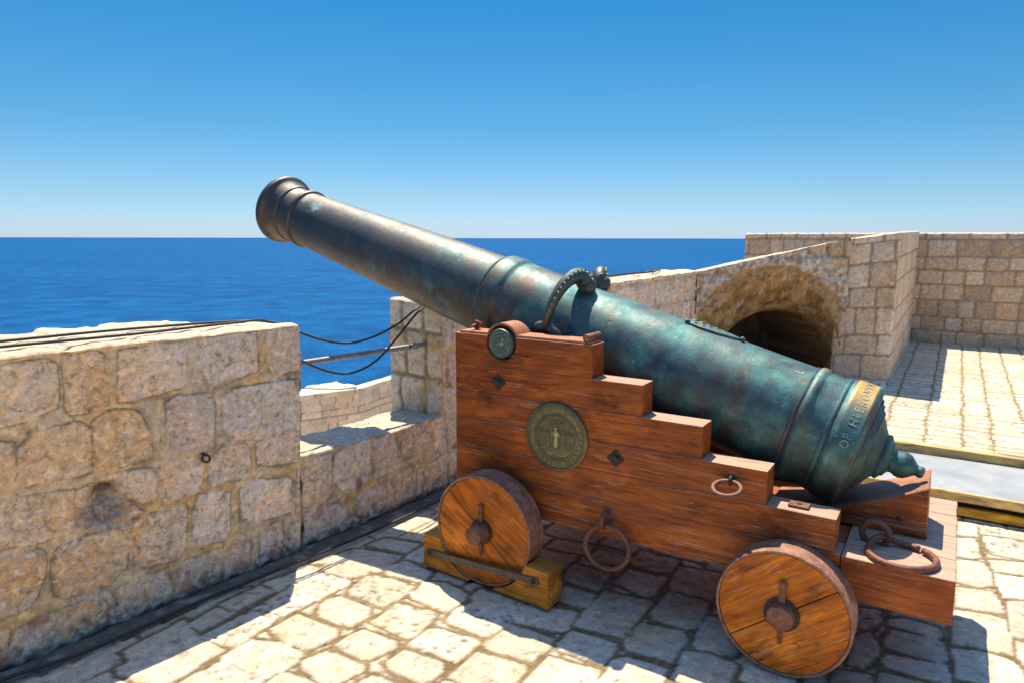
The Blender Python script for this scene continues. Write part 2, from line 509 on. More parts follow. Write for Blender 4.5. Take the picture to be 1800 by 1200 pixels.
def mat_bronze(name='bronze', teal=1.0):
    q = NT(name)
    o = q.tc.outputs['Object']
    sep = q.n('SeparateXYZ'); q.l(o, sep.inputs[0])
    x = sep.outputs[0]
    # bare metal
    m = q.noise(o, 4.5, 9, .70, .3)
    base = q.ramp(m, [(.28, (.085, .070, .060)), (.46, (.115, .094, .077)), (.60, (.14, .115, .088)), (.75, (.135, .118, .10))])
    # bluish tarnish
    tn = q.noise(q.map(o, (1, 1.3, 1.3), (5, 1, 2)), 3.3, 6, .6, .6)
    base = q.mix(q.ramp(tn, [(.46, 0.0), (.70, .5)]), base, (.062, .083, .105))
    # verdigris, stronger towards the breech
    pn = q.math('ADD', q.noise(q.map(o, (1.15, .85, .85), (1.7, 4, 9)), 4.6, 14, .77, .35), q.math('MULTIPLY', q.math('SUBTRACT', q.noise(q.map(o, (18, 2.2, 2.2)), 1.0, 5, .6), .5), .16))
    bias = q.n('MapRange'); q.l(x, bias.inputs[0])
    bias.inputs[1].default_value = -2.2; bias.inputs[2].default_value = .35; bias.inputs[3].default_value = -.175; bias.inputs[4].default_value = .06
    zb = q.math('MULTIPLY', sep.outputs[2], .13)                      # rain side
    pm = q.ramp(q.math('ADD', q.math('ADD', pn, zb), bias.outputs[0]), [(.47, 0.0), (.54, .45 * teal), (.60, .55 * teal), (.66, .9 * teal)])
    pc = q.ramp(q.noise(q.map(o, (1, 1, 1), (8, 3, 1)), 9, 5, .6), [(.32, (.012, .052, .068)), (.46, (.030, .132, .138)), (.60, (.070, .235, .198)), (.74, (.16, .36, .28))])
    # pale mineral specks
    sp = q.noise(o, 70, 5, .7)
    spm = q.math('MULTIPLY', q.ramp(sp, [(.605, 0.0), (.66, .7)]), q.ramp(pn, [(.45, 0.0), (.58, 1.0)]))
    pc = q.mix(spm, pc, (.36, .56, .45))
    c = q.mix(pm, base, pc)
    vd = q.math('MULTIPLY', q.attr('verdigris'), q.ramp(q.noise(o, 40, 5, .65), [(.38, .1), (.55, 1.0)]))
    c = q.mix(vd, c, (.22, .42, .36))
    pm = q.math('MAXIMUM', pm, vd)
    worn = q.attr('worn')
    wn_ = q.math('MULTIPLY', worn, q.ramp(q.noise(o, 25, 5, .6), [(.2, .55), (.6, 1.0)]))
    c = q.mix(q.math('MULTIPLY', wn_, .85), c, (.60, .34, .075))
    met = q.math('SUBTRACT', .88, q.math('MULTIPLY', pm, .50))
    fine = q.noise(o, 120, 5, .65)
    ro = q.math('ADD', q.math('MULTIPLY', q.ramp(q.noise(o, 14, 5, .6), [(.3, 0.0), (.7, 1.0)]), .16), q.math('ADD', .45, q.math('MULTIPLY', pm, .12)))
    cast = q.ramp(q.noise(o, 58, 2, .5), [(.28, 0.0), (.36, 1.0)])
    h = q.math('ADD', q.math('ADD', q.math('MULTIPLY', fine, .35), q.math('MULTIPLY', cast, .5)), q.math('MULTIPLY', q.noise(o, 26, 6, .65), .8))
    q.set(col=c, rough=ro, metal=met, nrm=q.bump(h, .24, .006))
    return q.m

STONE = mat_stone('wall_stone')
PAVING = mat_stone('paving_stone', .8)
OAK = mat_wood('oiled_oak', [(.190, .040, .009), (.275, .062, .012), (.345, .090, .016), (.43, .132, .028)], (1.0, 13, 13), amount=.55, rough=.42, bleach=(.56, .38, .26))
OAK_CROSS = mat_wood('oak_crosswise', [(.12, .028, .008), (.22, .05, .010), (.32, .085, .016), (.40, .13, .03)], (13, 1.0, 13), amount=.5, rough=.5)
WHEEL_F = mat_wood('wheel_oak', [(.26, .060, .006), (.45, .112, .009), (.57, .165, .013), (.66, .22, .026)], (1.0, 13, 13), rot=(0, R(-33), 0), amount=.35, rough=.40, scale=1.2)
WHEEL_R = mat_wood('wheel_oak_bright', [(.28, .060, .005), (.49, .122, .008), (.62, .182, .012), (.72, .28, .045)], (1.0, 15, 15), rot=(0, R(37), 0), amount=.65, rough=.36, bleach=(.56, .40, .25), scale=1.3)
PINE = mat_wood('yellow_pine', [(.26, .085, .008), (.44, .160, .014), (.55, .225, .022), (.62, .30, .05)], (1.0, 12, 12), amount=.15, rough=.5)
FRAME_WOOD = mat_wood('pale_frame_timber', [(.44, .29, .11), (.52, .36, .145), (.58, .41, .18), (.62, .47, .24)], (1.0, 10, 10), amount=.1, rough=.55)
YELLOW = mat_wood('yellow_painted_timber', [(.45, .22, .02), (.55, .28, .025), (.62, .33, .03), (.65, .38, .05)], (1.0, 10, 10), amount=.1, rough=.5)
RUST = mat_iron('rusted_iron', (.13, .052, .032), (.25, .098, .055), .5, .3)
RUST_BRIGHT = mat_iron('red_oxide_iron', (.34, .115, .045), (.43, .17, .075), .55, .12)
TYRE = mat_iron('tyre_iron', (.21, .088, .048), (.40, .195, .115), .5, .05, 16)
DARK_IRON = mat_iron('dark_iron', (.035, .028, .024), (.085, .06, .045), .55, .4)
STRAP = mat_iron('weathered_strap', (.10, .085, .06), (.20, .16, .10), .55, .4)
GREY_PIPE = mat_iron('galvanised_pipe', (.22, .22, .22), (.36, .35, .33), .45, .5, 14)
CABLE = mat_plain('black_cable', (.028, .027, .026), .55)
MARBLE = mat_plain('grey_marble', (.31, .31, .29), .5, 0, .2, 5)
BRONZE = mat_bronze()
HANDLE_BRONZE = mat_bronze('handle_bronze', .30)
def mat_seal(name, hi, lo):
    q = NT(name)
    o = q.tc.outputs['Object']
    n = q.noise(o, 40, 5, .6)
    g = q.n('NewGeometry')
    c = q.mix(q.ramp(n, [(.3, 0.0), (.7, 1.0)]), lo, hi)
    q.set(col=c, rough=.5, metal=.55, nrm=q.bump(q.noise(o, 160, 4, .6), .2, .003))
    return q.m
SEAL = mat_seal('aged_brass', (.20, .165, .075), (.12, .105, .055))
SEAL_HI = mat_seal('polished_brass', (.54, .49, .19), (.28, .30, .12))
TRUN_BRONZE = mat_seal('green_bronze', (.12, .17, .14), (.09, .10, .085))
TRUN_HI = mat_seal('rubbed_green_bronze', (.30, .40, .32), (.20, .25, .20))

WALL_STONES = [  # stone outlines of the parapet, millimetres along the wall and above the floor
 [(688,1176),(794,1169),(941,1167),(972,1147),(962,983),(885,954),(826,950),(773,945),(666,948)],
 [(999,1179),(1119,1183),(1138,1158),(1140,961),(1105,950),(1012,939),(995,971)],
 [(1203,1167),(1316,1177),(1467,1179),(1461,1003),(1434,982),(1270,958),(1192,960),(1183,988)],
 [(1518,1182),(1659,1187),(1790,1183),(1799,1003),(1603,962),(1564,983),(1522,1096)],
 [(1849,1182),(1880,1210),(1998,1205),(2047,1189),(2035,968),(1901,966),(1872,986)],
 [(830,847),(894,897),(1019,904),(1065,871),(1058,691),(932,686),(821,701),(815,730)],
 [(665,897),(767,878),(810,873),(811,786),(791,710),(751,700),(646,695)],
 [(1079,891),(1135,926),(1244,911),(1264,883),(1292,784),(1291,691),(1165,686),(1074,693)],
 [(1374,923),(1418,940),(1566,927),(1583,878),(1563,675),(1522,665),(1363,685)],
 [(1625,903),(1663,927),(2020,915),(2019,655),(1847,650),(1680,683),(1639,718),(1623,793)],
 [(1782,633),(1835,647),(2018,638),(2010,488),(1839,508),(1788,535)],
 [(1095,649),(1190,656),(1288,635),(1306,584),(1294,501),(1235,499),(1188,543),(1141,602)],
 [(1327,619),(1366,644),(1480,636),(1503,590),(1488,479),(1442,466),(1329,479),(1316,525)],
 [(1532,541),(1551,617),(1603,656),(1721,647),(1745,610),(1737,484),(1666,484),(1540,490)],
 [(631,647),(826,650),(898,645),(877,477),(859,456),(783,474),(614,475)],
 [(903,640),(938,640),(990,627),(978,483),(946,466),(876,460),(893,561)],
 [(1001,617),(1065,634),(1062,599),(1020,551),(997,569)],
 [(1006,524),(1060,578),(1110,570),(1199,505),(1236,455),(1180,444),(1105,425),(999,447)],
 [(1455,389),(1486,457),(1576,452),(1625,426),(1616,238),(1596,202),(1452,225)],
 [(1685,425),(1766,449),(1968,403),(1971,225),(1765,237),(1687,279)],
 [(611,438),(758,433),(856,429),(870,396),(864,322),(815,217),(758,201),(590,221)],
 [(905,390),(931,419),(1098,420),(1171,413),(1169,304),(1150,235),(1080,189),(929,195),(896,224),(892,311)],
 [(1183,390),(1206,427),(1412,438),(1424,394),(1401,233),(1379,192),(1225,209),(1198,231)],
 [(724,59),(758,133),(866,151),(1050,141),(1065,89),(1062,-38),(851,-21),(716,-20)],
 [(1103,141),(1221,160),(1308,152),(1332,66),(1321,-27),(1171,-37),(1103,-28),(1117,66)],
 [(1361,45),(1382,159),(1600,167),(1695,187),(1719,129),(1720,40),(1677,-2),(1365,-3)],
 [(586,177),(732,145),(715,84),(704,-35),(566,-32)],
 [(1782,142),(1820,185),(1906,195),(1917,48),(1897,21),(1786,6)],
 [(2014,441),(2113,449),(2224,456),(2220,229),(2156,201),(2002,215)],
 [(1967,146),(2155,177),(2267,153),(2337,43),(2335,-6),(1984,-13),(1955,45)],
 [(2252,455),(2400,473),(2492,476),(2485,276),(2420,206),(2285,234),(2231,310)],
 [(2524,468),(2672,485),(2694,376),(2664,239),(2515,229)],
 [(2387,165),(2629,190),(2660,121),(2657,16),(2443,-5),(2381,3)],
 [(2728,367),(2775,462),(2957,489),(2983,360),(2953,284),(2752,295)],
 [(2688,193),(2813,225),(2825,30),(2691,18)],
 [(3014,464),(3112,485),(3128,269),(3029,265)],
 [(2866,170),(3127,212),(3134,22),(2871,9)],
]
PAVERS = [  # paving stone outlines, millimetres
 [(-2631,1245),(-2650,1510),(-2523,1473),(-2532,1222)],
 [(-2602,1506),(-2617,1640),(-2513,1653),(-2509,1499)],
 [(-2632,1669),(-2620,1868),(-2524,1868),(-2527,1672)],
 [(-2628,1895),(-2576,2134),(-2514,2128),(-2517,1884)],
 [(-2592,2160),(-2535,2389),(-2275,2468),(-2258,2272),(-2504,2230)],
 [(-2509,2460),(-2490,2570),(-2281,2624),(-2280,2503)],
 [(-2545,1172),(-2523,1473),(-2453,1462),(-2323,1469),(-2313,1445),(-2292,1217),(-2344,1190),(-2486,1162)],
 [(-2471,1474),(-2471,1708),(-2336,1751),(-2308,1681),(-2302,1513),(-2346,1493),(-2446,1475)],
 [(-2471,1727),(-2514,2104),(-2311,2136),(-2285,2098),(-2321,1769),(-2429,1745)],
 [(-2513,2140),(-2528,2214),(-2296,2259),(-2285,2209),(-2318,2154),(-2452,2133)],
 [(-2269,2323),(-2216,2431),(-2033,2419),(-2005,2315),(-2206,2283)],
 [(-2268,1239),(-2257,1416),(-2035,1437),(-1965,1368),(-2026,1245),(-2258,1176)],
 [(-2285,1434),(-2285,1572),(-2142,1626),(-2033,1629),(-2011,1591),(-2016,1456),(-2034,1444),(-2251,1427)],
 [(-2278,1667),(-2273,1801),(-2041,1813),(-2011,1775),(-2035,1649),(-2153,1634)],
 [(-2222,1871),(-2262,1950),(-2237,2006),(-2051,2011),(-2014,1962),(-2010,1859),(-2079,1848),(-2185,1849)],
 [(-2238,2066),(-2269,2219),(-2208,2259),(-2012,2256),(-1995,2184),(-2013,2054),(-2206,2046)],
 [(-1985,2211),(-1987,2294),(-1877,2313),(-1757,2300),(-1745,2174),(-1937,2182)],
 [(-1996,1424),(-2003,1505),(-1839,1526),(-1807,1471),(-1878,1365)],
 [(-1995,1587),(-1968,1686),(-1776,1702),(-1757,1673),(-1787,1560),(-1850,1545),(-1951,1560)],
 [(-1970,1738),(-1955,1869),(-1780,1886),(-1753,1857),(-1790,1736),(-1840,1725)],
 [(-1968,1938),(-1974,2109),(-1782,2141),(-1762,2091),(-1740,1944),(-1771,1932)],
 [(-1719,1579),(-1706,1672),(-1580,1688),(-1544,1619),(-1649,1538)],
 [(-1712,1758),(-1715,1859),(-1535,1874),(-1506,1837),(-1514,1738),(-1667,1732)],
 [(-1725,1898),(-1720,2040),(-1502,2076),(-1490,1910),(-1526,1909)],
 [(-1974,2198),(-1997,2319),(-1909,2367),(-1756,2341),(-1747,2287),(-1759,2192),(-1944,2178)],
 [(-1707,2126),(-1729,2221),(-1697,2290),(-1529,2297),(-1468,2265),(-1493,2130),(-1515,2108),(-1676,2112)],
 [(-1731,2337),(-1742,2411),(-1504,2446),(-1486,2307),(-1685,2288)],
 [(-1501,2315),(-1477,2434),(-1263,2480),(-1241,2336),(-1278,2304),(-1455,2274)],
 [(-1473,2063),(-1463,2242),(-1257,2252),(-1244,2213),(-1255,2071),(-1446,2050)],
 [(-1231,2222),(-1218,2343),(-1027,2355),(-1013,2288),(-1015,2207),(-1199,2196)],
 [(-1404,2511),(-1423,2652),(-1269,2660),(-1254,2590),(-1260,2528)],
 [(-1238,2398),(-1247,2715),(-1036,2742),(-1024,2646),(-1020,2415),(-1205,2385)],
 [(-1001,2372),(-1003,2552),(-835,2593),(-799,2535),(-802,2367),(-973,2344)],
 [(-997,2645),(-994,2870),(-812,2879),(-791,2656),(-820,2620),(-966,2611)],
 [(-1248,2821),(-1233,2966),(-1050,2995),(-1044,2786),(-1094,2774)],
 [(-1258,3047),(-1267,3193),(-1061,3188),(-1054,3060),(-1109,3025),(-1222,3010)],
 [(-1022,2947),(-1032,3134),(-847,3173),(-798,2948),(-822,2912),(-983,2888)],
 [(-771,2522),(-785,2765),(-740,2777),(-604,2570),(-616,2533),(-750,2505)],
 [(-765,2267),(-780,2455),(-709,2494),(-581,2483),(-577,2364),(-593,2302),(-719,2258)],
 [(-978,2050),(-994,2249),(-953,2298),(-797,2314),(-783,2178),(-855,2057)],
 [(-1207,1926),(-1212,2128),(-1009,2162),(-989,2043),(-1045,1933)],
 [(-1461,1826),(-1462,2009),(-1267,2035),(-1248,2005),(-1230,1886),(-1310,1833)],
 [(-1475,1713),(-1455,1796),(-1318,1809),(-1307,1715),(-1413,1669)],
 [(-1705,2960),(-1700,3074),(-1505,3118),(-1488,2996),(-1646,2958)],
 [(-1462,2988),(-1460,3094),(-1266,3091),(-1273,2988),(-1435,2955)],
 [(-1479,2736),(-1488,2871),(-1295,2880),(-1281,2703),(-1437,2697)],
 [(-240,3192),(-167,3224),(-153,3140),(-174,3038),(-221,3022)],
 [(-240,2925),(-183,3004),(-148,2944),(-135,2862),(-177,2724),(-227,2727)],
 [(-124,3159),(-73,3208),(57,3204),(67,3133),(54,3110),(-115,3120)],
 [(-125,2986),(-100,3072),(59,3107),(82,3055),(89,2958),(74,2924),(-112,2928)],
 [(-120,2821),(-102,2876),(85,2919),(106,2839),(97,2788),(-101,2785)],
 [(-258,2659),(-141,2689),(-130,2629),(-173,2537),(-258,2546)],
 [(-113,2731),(77,2754),(88,2677),(-110,2642)],
 [(113,3407),(231,3445),(293,3432),(308,3283),(301,3147),(223,3131),(109,3106)],
 [(110,3060),(217,3107),(299,3095),(326,3041),(327,2907),(216,2866),(126,2858)],
 [(112,3643),(256,3684),(283,3599),(291,3507),(267,3484),(119,3443)],
 [(123,3983),(233,4013),(262,3871),(264,3761),(207,3714),(124,3706)],
 [(126,4293),(204,4332),(221,4090),(179,4041),(127,4039)],
 [(126,4566),(207,4565),(212,4374),(126,4343)],
 [(223,4561),(431,4580),(502,4577),(494,4474),(423,4451),(235,4427)],
 [(242,4406),(421,4426),(490,4424),(472,4191),(405,4168),(271,4167),(247,4312)],
 [(261,4073),(402,4124),(469,4147),(457,3990),(393,3977),(277,3940)],
 [(282,3914),(391,3937),(475,3973),(465,3719),(376,3693),(303,3663),(278,3807)],
 [(313,3619),(373,3658),(464,3701),(444,3345),(352,3312),(315,3301),(311,3459)],
 [(321,3264),(348,3256),(455,3299),(446,3143),(344,3088),(322,3148)],
]
# ---------------------------------------------------------------- the setting: pavement, sea, walls
def build_pavement():
    us = np.concatenate([lin(-4.6, -3.2, .05)[:-1], lin(-3.2, 1.3, .012)[:-1], lin(1.3, 3.4, .02)[:-1], lin(3.4, 14, .25)])
    vs = np.concatenate([lin(-9, .9, .2)[:-1], lin(.9, 4.9, .012)[:-1], lin(4.9, 12.9, .02)])
    Ug, Vg = np.meshgrid(us, vs, indexing='ij')
    W = np.stack([Ug * CU[0] + Vg * CV[0], Ug * CU[1] + Vg * CV[1]], -1)
    n = W @ WN; t = W @ WT
    wu = Ug + .007 * fbm(Ug, Vg, 0, 14, 3) + .008 * gnoise(Ug * 3.1, Vg * 3.1, 5)
    wv = Vg + .007 * fbm(Ug, Vg, 3, 14, 3) + .008 * gnoise(Ug * 3.1, Vg * 3.1, 8)
    sd, idx = poly_sd(wu, wv, PAVERS, margin=.20)
    # plain courses where the outlines stop: rows run away from the viewer, longer stones near, shorter far
    s1, i1 = course_sd(wv, wu, .24, .33, .22, .36, 3, gap=.03, rc=.03)
    wu2 = wu + .035 * gnoise(Ug * 1.1, Vg * 2.2, 15) + .02 * gnoise(Ug * 3, Vg * 5, 19)
    wv2 = wv + .03 * gnoise(Ug * 2.6, Vg * 1.5, 23)
    s2, i2 = course_sd(wv2, wu2, .19, .31, .12, .22, 4, gap=.028, rc=.03)
    far = Vg > 4.55

    s1 = np.where(far, s2, s1); i1 = np.where(far, i2, i1)
    # one course of stones laid along the foot of the parapet
    s3, i3 = course_sd(t + .01 * fbm(Ug, Vg, 9, 12, 2), n + .01 * fbm(Ug, Vg, 2, 12, 2), .3, .34, .3, .55, 5, gap=.022, rc=.02)
    s1 = np.where((n > 2.46) & (n < 2.80), np.minimum(s3, np.minimum(n - 2.47, 2.80 - n)), np.minimum(s1, np.where(n < 2.8, 2.45 - n, 1)))
    gen = np.minimum(s1, -sd - .030)
    use = gen > sd
    S = np.where(use, gen, sd); I = np.where(use, i1 + 500, idx + 3)
    S = S + .0045 + .007 * fbm(Ug, Vg, 1, 42, 3)
    strip = sstep(n + .012 * fbm(Ug, Vg, 12, 8, 3), 2.805, 2.815)
    top = sstep(S, -.004, .008)
    tilt = (hash01(I, 5) - .5) * .005
    h = top * (.0045 + tilt * .8) + .0040 * fbm(Ug, Vg, 0, 5, 4) + .0026 * fbm(Ug, Vg, 0, 26, 4) * (.35 + .65 * top)
    rough = hash01(I, 9) > .80                                     # some stones are pitted and cracked
    pits = np.clip(-fbm(Ug, Vg, 4, 30, 4) - .16, 0, 1) * np.where(rough, 1.0, .10)
    h = h - top * pits * .035
    h = h * (1 - strip) + strip * (.006 + .004 * fbm(Ug, Vg, 0, 18, 4))
    PAL = np.array([[.57, .48, .355], [.60, .51, .385], [.54, .445, .32], [.61, .53, .405], [.56, .465, .345]])
    col = stone_colour(I, Ug, Vg, 0 * Ug, PAL, .07)
    col = col * (1 - .62 * np.clip(pits * 6, 0, 1) * top)[..., None]
    big = fbm(Ug, Vg, 6, 1.7, 3)
    mort = mixc([.165, .112, .048], [.23, .165, .082], np.clip(.5 + 1.2 * fbm(Ug, Vg, 2, 13, 4), 0, 1))
    mort = mort * (1 + .35 * fbm(Ug, Vg, 7, 40, 3))[..., None]
    mort = mort * (1 + .35 * far)[..., None]
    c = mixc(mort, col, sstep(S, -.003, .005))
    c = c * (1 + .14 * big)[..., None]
    # rust stain under the hanging ring, two mottled brown patches under the carriage
    rs = np.exp(-(((Ug + 1.00) / .10) ** 2 + ((Vg - 2.56) / .13) ** 2)) * np.clip(.8 + 1.5 * fbm(Ug, Vg, 3, 9, 3), 0, 1)
    c = mixc(c, c * np.array([.95, .70, .35]), np.clip(rs, 0, 1) * .75)
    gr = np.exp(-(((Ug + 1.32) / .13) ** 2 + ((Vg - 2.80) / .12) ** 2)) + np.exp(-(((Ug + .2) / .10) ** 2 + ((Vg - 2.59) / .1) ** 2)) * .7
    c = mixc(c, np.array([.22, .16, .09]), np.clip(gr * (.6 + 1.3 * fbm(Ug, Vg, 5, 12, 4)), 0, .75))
    bit = mixc([.17, .135, .10], [.36, .30, .23], sstep(fbm(Ug, Vg, 8, 9, 4), .0, .45))
    c = mixc(c, bit, strip)
    verts = np.stack([W[..., 0], W[..., 1], h - .014], -1).reshape(-1, 3)
    N1, N2 = Ug.shape
    v = np.arange(N1 * N2).reshape(N1, N2)
    q = np.stack([v[:-1, :-1], v[1:, :-1], v[1:, 1:], v[:-1, 1:]], -1).reshape(-1, 4)
    keep = (n.ravel()[q] < 3.02).any(1)
    q = q[keep]
    used = np.unique(q); remap = np.zeros(N1 * N2, int); remap[used] = np.arange(len(used))
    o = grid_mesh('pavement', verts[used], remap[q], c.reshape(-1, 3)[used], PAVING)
    tag(o, 'sunlit cream stone paving with sandy joints under the cannon', 'pavement', kind='structure')
build_pavement()

def build_sea():
    q = NT('sea_water')
    o = q.tc.outputs['Object']
    w1 = q.noise(q.map(o, (.045, .052, 1), rot=(0, 0, R(25))), 1.0, 8, .62, .3)
    w2 = q.noise(q.map(o, (.62, .78, 1), rot=(0, 0, R(32))), 1.0, 7, .65, .4)
    lane = q.noise(q.map(o, (.0022, .009, 1), rot=(0, 0, R(10))), 1.0, 5, .55, .5)
    c = q.ramp(q.math('ADD', q.math('MULTIPLY', w1, .5), q.math('MULTIPLY', w2, .5)), [(.36, (.0008, .040, .125)), (.50, (.0008, .070, .195)), (.63, (.004, .125, .30))])
    c = q.mix(1.0, c, q.ramp(q.noise(q.map(o, (1.3, 1.7, 1), rot=(0, 0, R(30))), 1.0, 4, .6), [(.35, .72), (.5, 1.0), (.66, 1.4)]), 'MULTIPLY')
    c = q.mix(1.0, c, q.ramp(lane, [(.35, (.86, .88, .9)), (.6, (1.06, 1.05, 1.05)), (.75, (1.3, 1.22, 1.15))]), 'MULTIPLY')
    h = q.math('ADD', w1, q.math('MULTIPLY', w2, .35))
    q.set(col=c, rough=.55, spec=.035, nrm=q.bump(h, 1.0, 1.6))
    bm = bmesh.new()
    bmesh.ops.create_circle(bm, cap_ends=True, radius=250000, segments=180)
    o = from_bm('sea', bm, q.m)
    o.location = (0, 0, -37)
    tag(o, 'deep blue open sea reaching the horizon', 'sea', kind='structure')
build_sea()

MORT_A, MORT_B = np.array([.40, .255, .11]), np.array([.34, .285, .21])
def face_courses(seed, hmin, hmax, wmin, wmax, gap=.02, depth=.012, pal=TAN, var=.14, stain=0.0, rough=1.0, topcol=1.06, warp=.012):
    def f(nm, a, b, c):
        if nm == 'top': x, y, k = a, c, 1.0
        elif nm in ('left', 'right'): x, y, k = c + 40.0, b, 2.0
        else: x, y, k = a, b, 3.0
        wx = x + warp * fbm(x, y, k, 9, 3); wy = y + warp * fbm(x, y, k + 4, 9, 3) + warp * 1.2 * gnoise(x * 1.6, y * 1.6, k)
        if nm == 'top': sd, idx = course_sd(wx, wy, .5, .8, wmin, wmax, seed + 9, gap=gap * .6)
        else: sd, idx = course_sd(wx, wy, hmin, hmax, wmin, wmax, seed + int(k), gap=gap, rc=.025, a1=60)
        sd = sd + .005 * fbm(x, y, k, 40, 3)
        st = sstep(sd, -.003, .016)
        h = st * depth * (.6 + .8 * hash01(idx, 4)) + rough * .004 * fbm(x, y, k, 20, 4)
        col = stone_colour(idx, x, y, k + 0 * x, pal, var)
        mort = mixc(MORT_A, MORT_B, np.clip(.5 + 1.3 * fbm(x, y, k + 7, 4, 3), 0, 1))
        cc = mixc(mort, col, sstep(sd, -.002, .007))
        if nm == 'top': cc = cc * topcol
        if stain: cc = mixc(cc, cc * np.array([.42, .37, .33]), stain * sstep(fbm(x, y * .6, k + 3, 3.2, 5), .08, .5))
        return h - depth * .6, cc
    return f

def parapet_face(shift):
    gen = face_courses(21, .17, .27, .22, .40, gap=.035, depth=.016)
    def f(nm, a, b, c):
        if nm != 'front':
            h, col = gen(nm, a, b, c)
            if nm == 'top':
                col = mixc(col, np.array([.62, .52, .38]), .6)
                h = h * .4 + .016 * fbm(a, c, 2, 5, 4)
            return h, col
        t = a + shift; z = b
        wt = t + .008 * fbm(t, z, 0, 13, 3); wz = z + .008 * fbm(t, z, 4, 13, 3)
        sd, idx = poly_sd(wt, wz, WALL_STONES, .2)
        s1, i1 = course_sd(wt, wz, .17, .26, .2, .42, 12, gap=.035, rc=.03)
        beyond = np.where((t > 3.1) | (t < .6), 1.0, -1.0)
        g = np.where(beyond > 0, np.minimum(s1, -sd - .03), -1)
        use = g > sd
        S = np.where(use, g, sd) + .006 + .006 * fbm(t, z, 2, 34, 4) + .003 * fbm(t, z, 7, 80, 2); I = np.where(use, i1 + 300, idx + 11)
        st = sstep(S, -.003, .004)
        bulge = np.clip(S, 0, .08) / .08
        h = st * (.003 + .004 * (hash01(I, 3) - .4)) + .0018 * fbm(t, z, 1, 7, 4) + .0042 * fbm(t, z, 6, 26, 5)
        mo = fbm(t, z, 9, 5, 4)
        h = h - (1 - st) * .002 + (1 - st) * .006 * np.clip(mo + .10, 0, 1)           # mortar smeared nearly flush in places
        pal = np.array([[.80, .60, .42], [.81, .645, .485], [.78, .605, .455], [.82, .61, .41], [.77, .60, .465], [.82, .665, .515]])
        col = stone_colour(I, t, z, 0 * t, pal, .10)
        col = col * mixc([1.03, .90, .70], [.98, 1.0, 1.04], sstep(t + .5 * fbm(t, z, 22, 2, 2), .9, 1.7))
        chip = np.clip(np.abs(fbm(t, z, 27, 9, 5)) * -1 + .10, 0, 1) * np.where(hash01(I, 8) > .45, 1.0, .3)
        h = h - st * chip * .022
        col = col * (1 - 2.2 * chip)[..., None]
        ochre = fbm(t, z, 3, 3.1, 4)
        col = mixc(col, col * np.array([1.02, .84, .62]), sstep(ochre, .05, .5) * .6)
        col = mixc(col, np.array([.60, .50, .42]), sstep(fbm(t, z, 14, 4.2, 4), .12, .55) * .5)
        mort = mixc([.78, .49, .20], [.66, .53, .37], np.clip(.45 + 1.5 * fbm(t, z, 5, 3.0, 3), 0, 1))
        mort = mort * (1 + .4 * fbm(t, z, 8, 30, 3))[..., None]
        cc = mixc(mort, col, sstep(S, -.003, .002))
        vein = sstep(-np.abs(fbm(t, z, 41, 4.5, 5)), -.018, -.004) * sstep(fbm(t, z, 44, 3, 3), -.05, .2) * st
        cc = mixc(cc, cc * np.array([.45, .40, .36]), vein * .8); h = h - vein * .003
        fleck = sstep(fbm(t, z, 47, 42, 4), .20, .34) * st
        cc = mixc(cc, np.array([.86, .78, .68]), fleck * .55)
        dk = sstep(fbm(t, z, 51, 34, 4), .24, .36) * st
        cc = mixc(cc, cc * .5, dk * .6)
        line = np.exp(-((S + .002) / .0030) ** 2) * sstep(fbm(t, z, 11, 7, 4), -.16, .06)
        cc = mixc(cc, np.array([.17, .12, .075]), line * .65); h = h - line * .005
        # black lichen in the joints
        lich = sstep(-np.abs(S + .006), -.024, -.002) * sstep(fbm(t, z, 21, 6, 5), .0, .26)
        cc = mixc(cc, np.array([.16, .13, .10]), lich * .45)
        # the broken grey stone and the dark hollow above it
        gm = np.exp(-(((t - 1.10) / .10) ** 2 + ((z - .51) / .075) ** 2) ** 2)
        cc = mixc(cc, mixc([.20, .17, .14], [.40, .35, .30], np.clip(.5 + 1.6 * fbm(t, z, 2, 28, 4), 0, 1)), gm * .9)
        h = h - gm * (.030 + .05 * np.clip(fbm(t, z, 2, 20, 4), -.3, .5))
        hol = np.exp(-(((t - 1.10) / .055) ** 2 + ((z - .605) / .03) ** 2))
        cc = mixc(cc, np.array([.09, .07, .055]), np.clip(hol * 1.2, 0, .9)); h = h - hol * .03
        # damp foot: black and reddish growth, salt bloom
        foot = sstep(.10 + .14 * fbm(t, z, 4, 5, 4) - z, 0, .09)
        spot = sstep(fbm(t, z, 31, 26, 4), -.22, .16)
        cc = mixc(cc, mixc([.76, .62, .48], [.15, .12, .095], spot), foot * .7)
        red = sstep(.22 + .1 * fbm(t, z, 6, 5, 3) - z, 0, .06) * sstep(fbm(t, z, 17, 11, 4), .16, .42)
        cc = mixc(cc, np.array([.42, .17, .11]), red * .6)
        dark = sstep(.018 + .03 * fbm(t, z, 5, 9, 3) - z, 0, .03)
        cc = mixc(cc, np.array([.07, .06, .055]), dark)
        # the reddish brick chip and the iron stain
        rb = np.exp(-(((t - 2.40) / .028) ** 2 + ((z - .235) / .05) ** 2) ** 2)
        cc = mixc(cc, np.array([.30, .11, .06]), rb * .9)
        return h - .012, cc
    return f

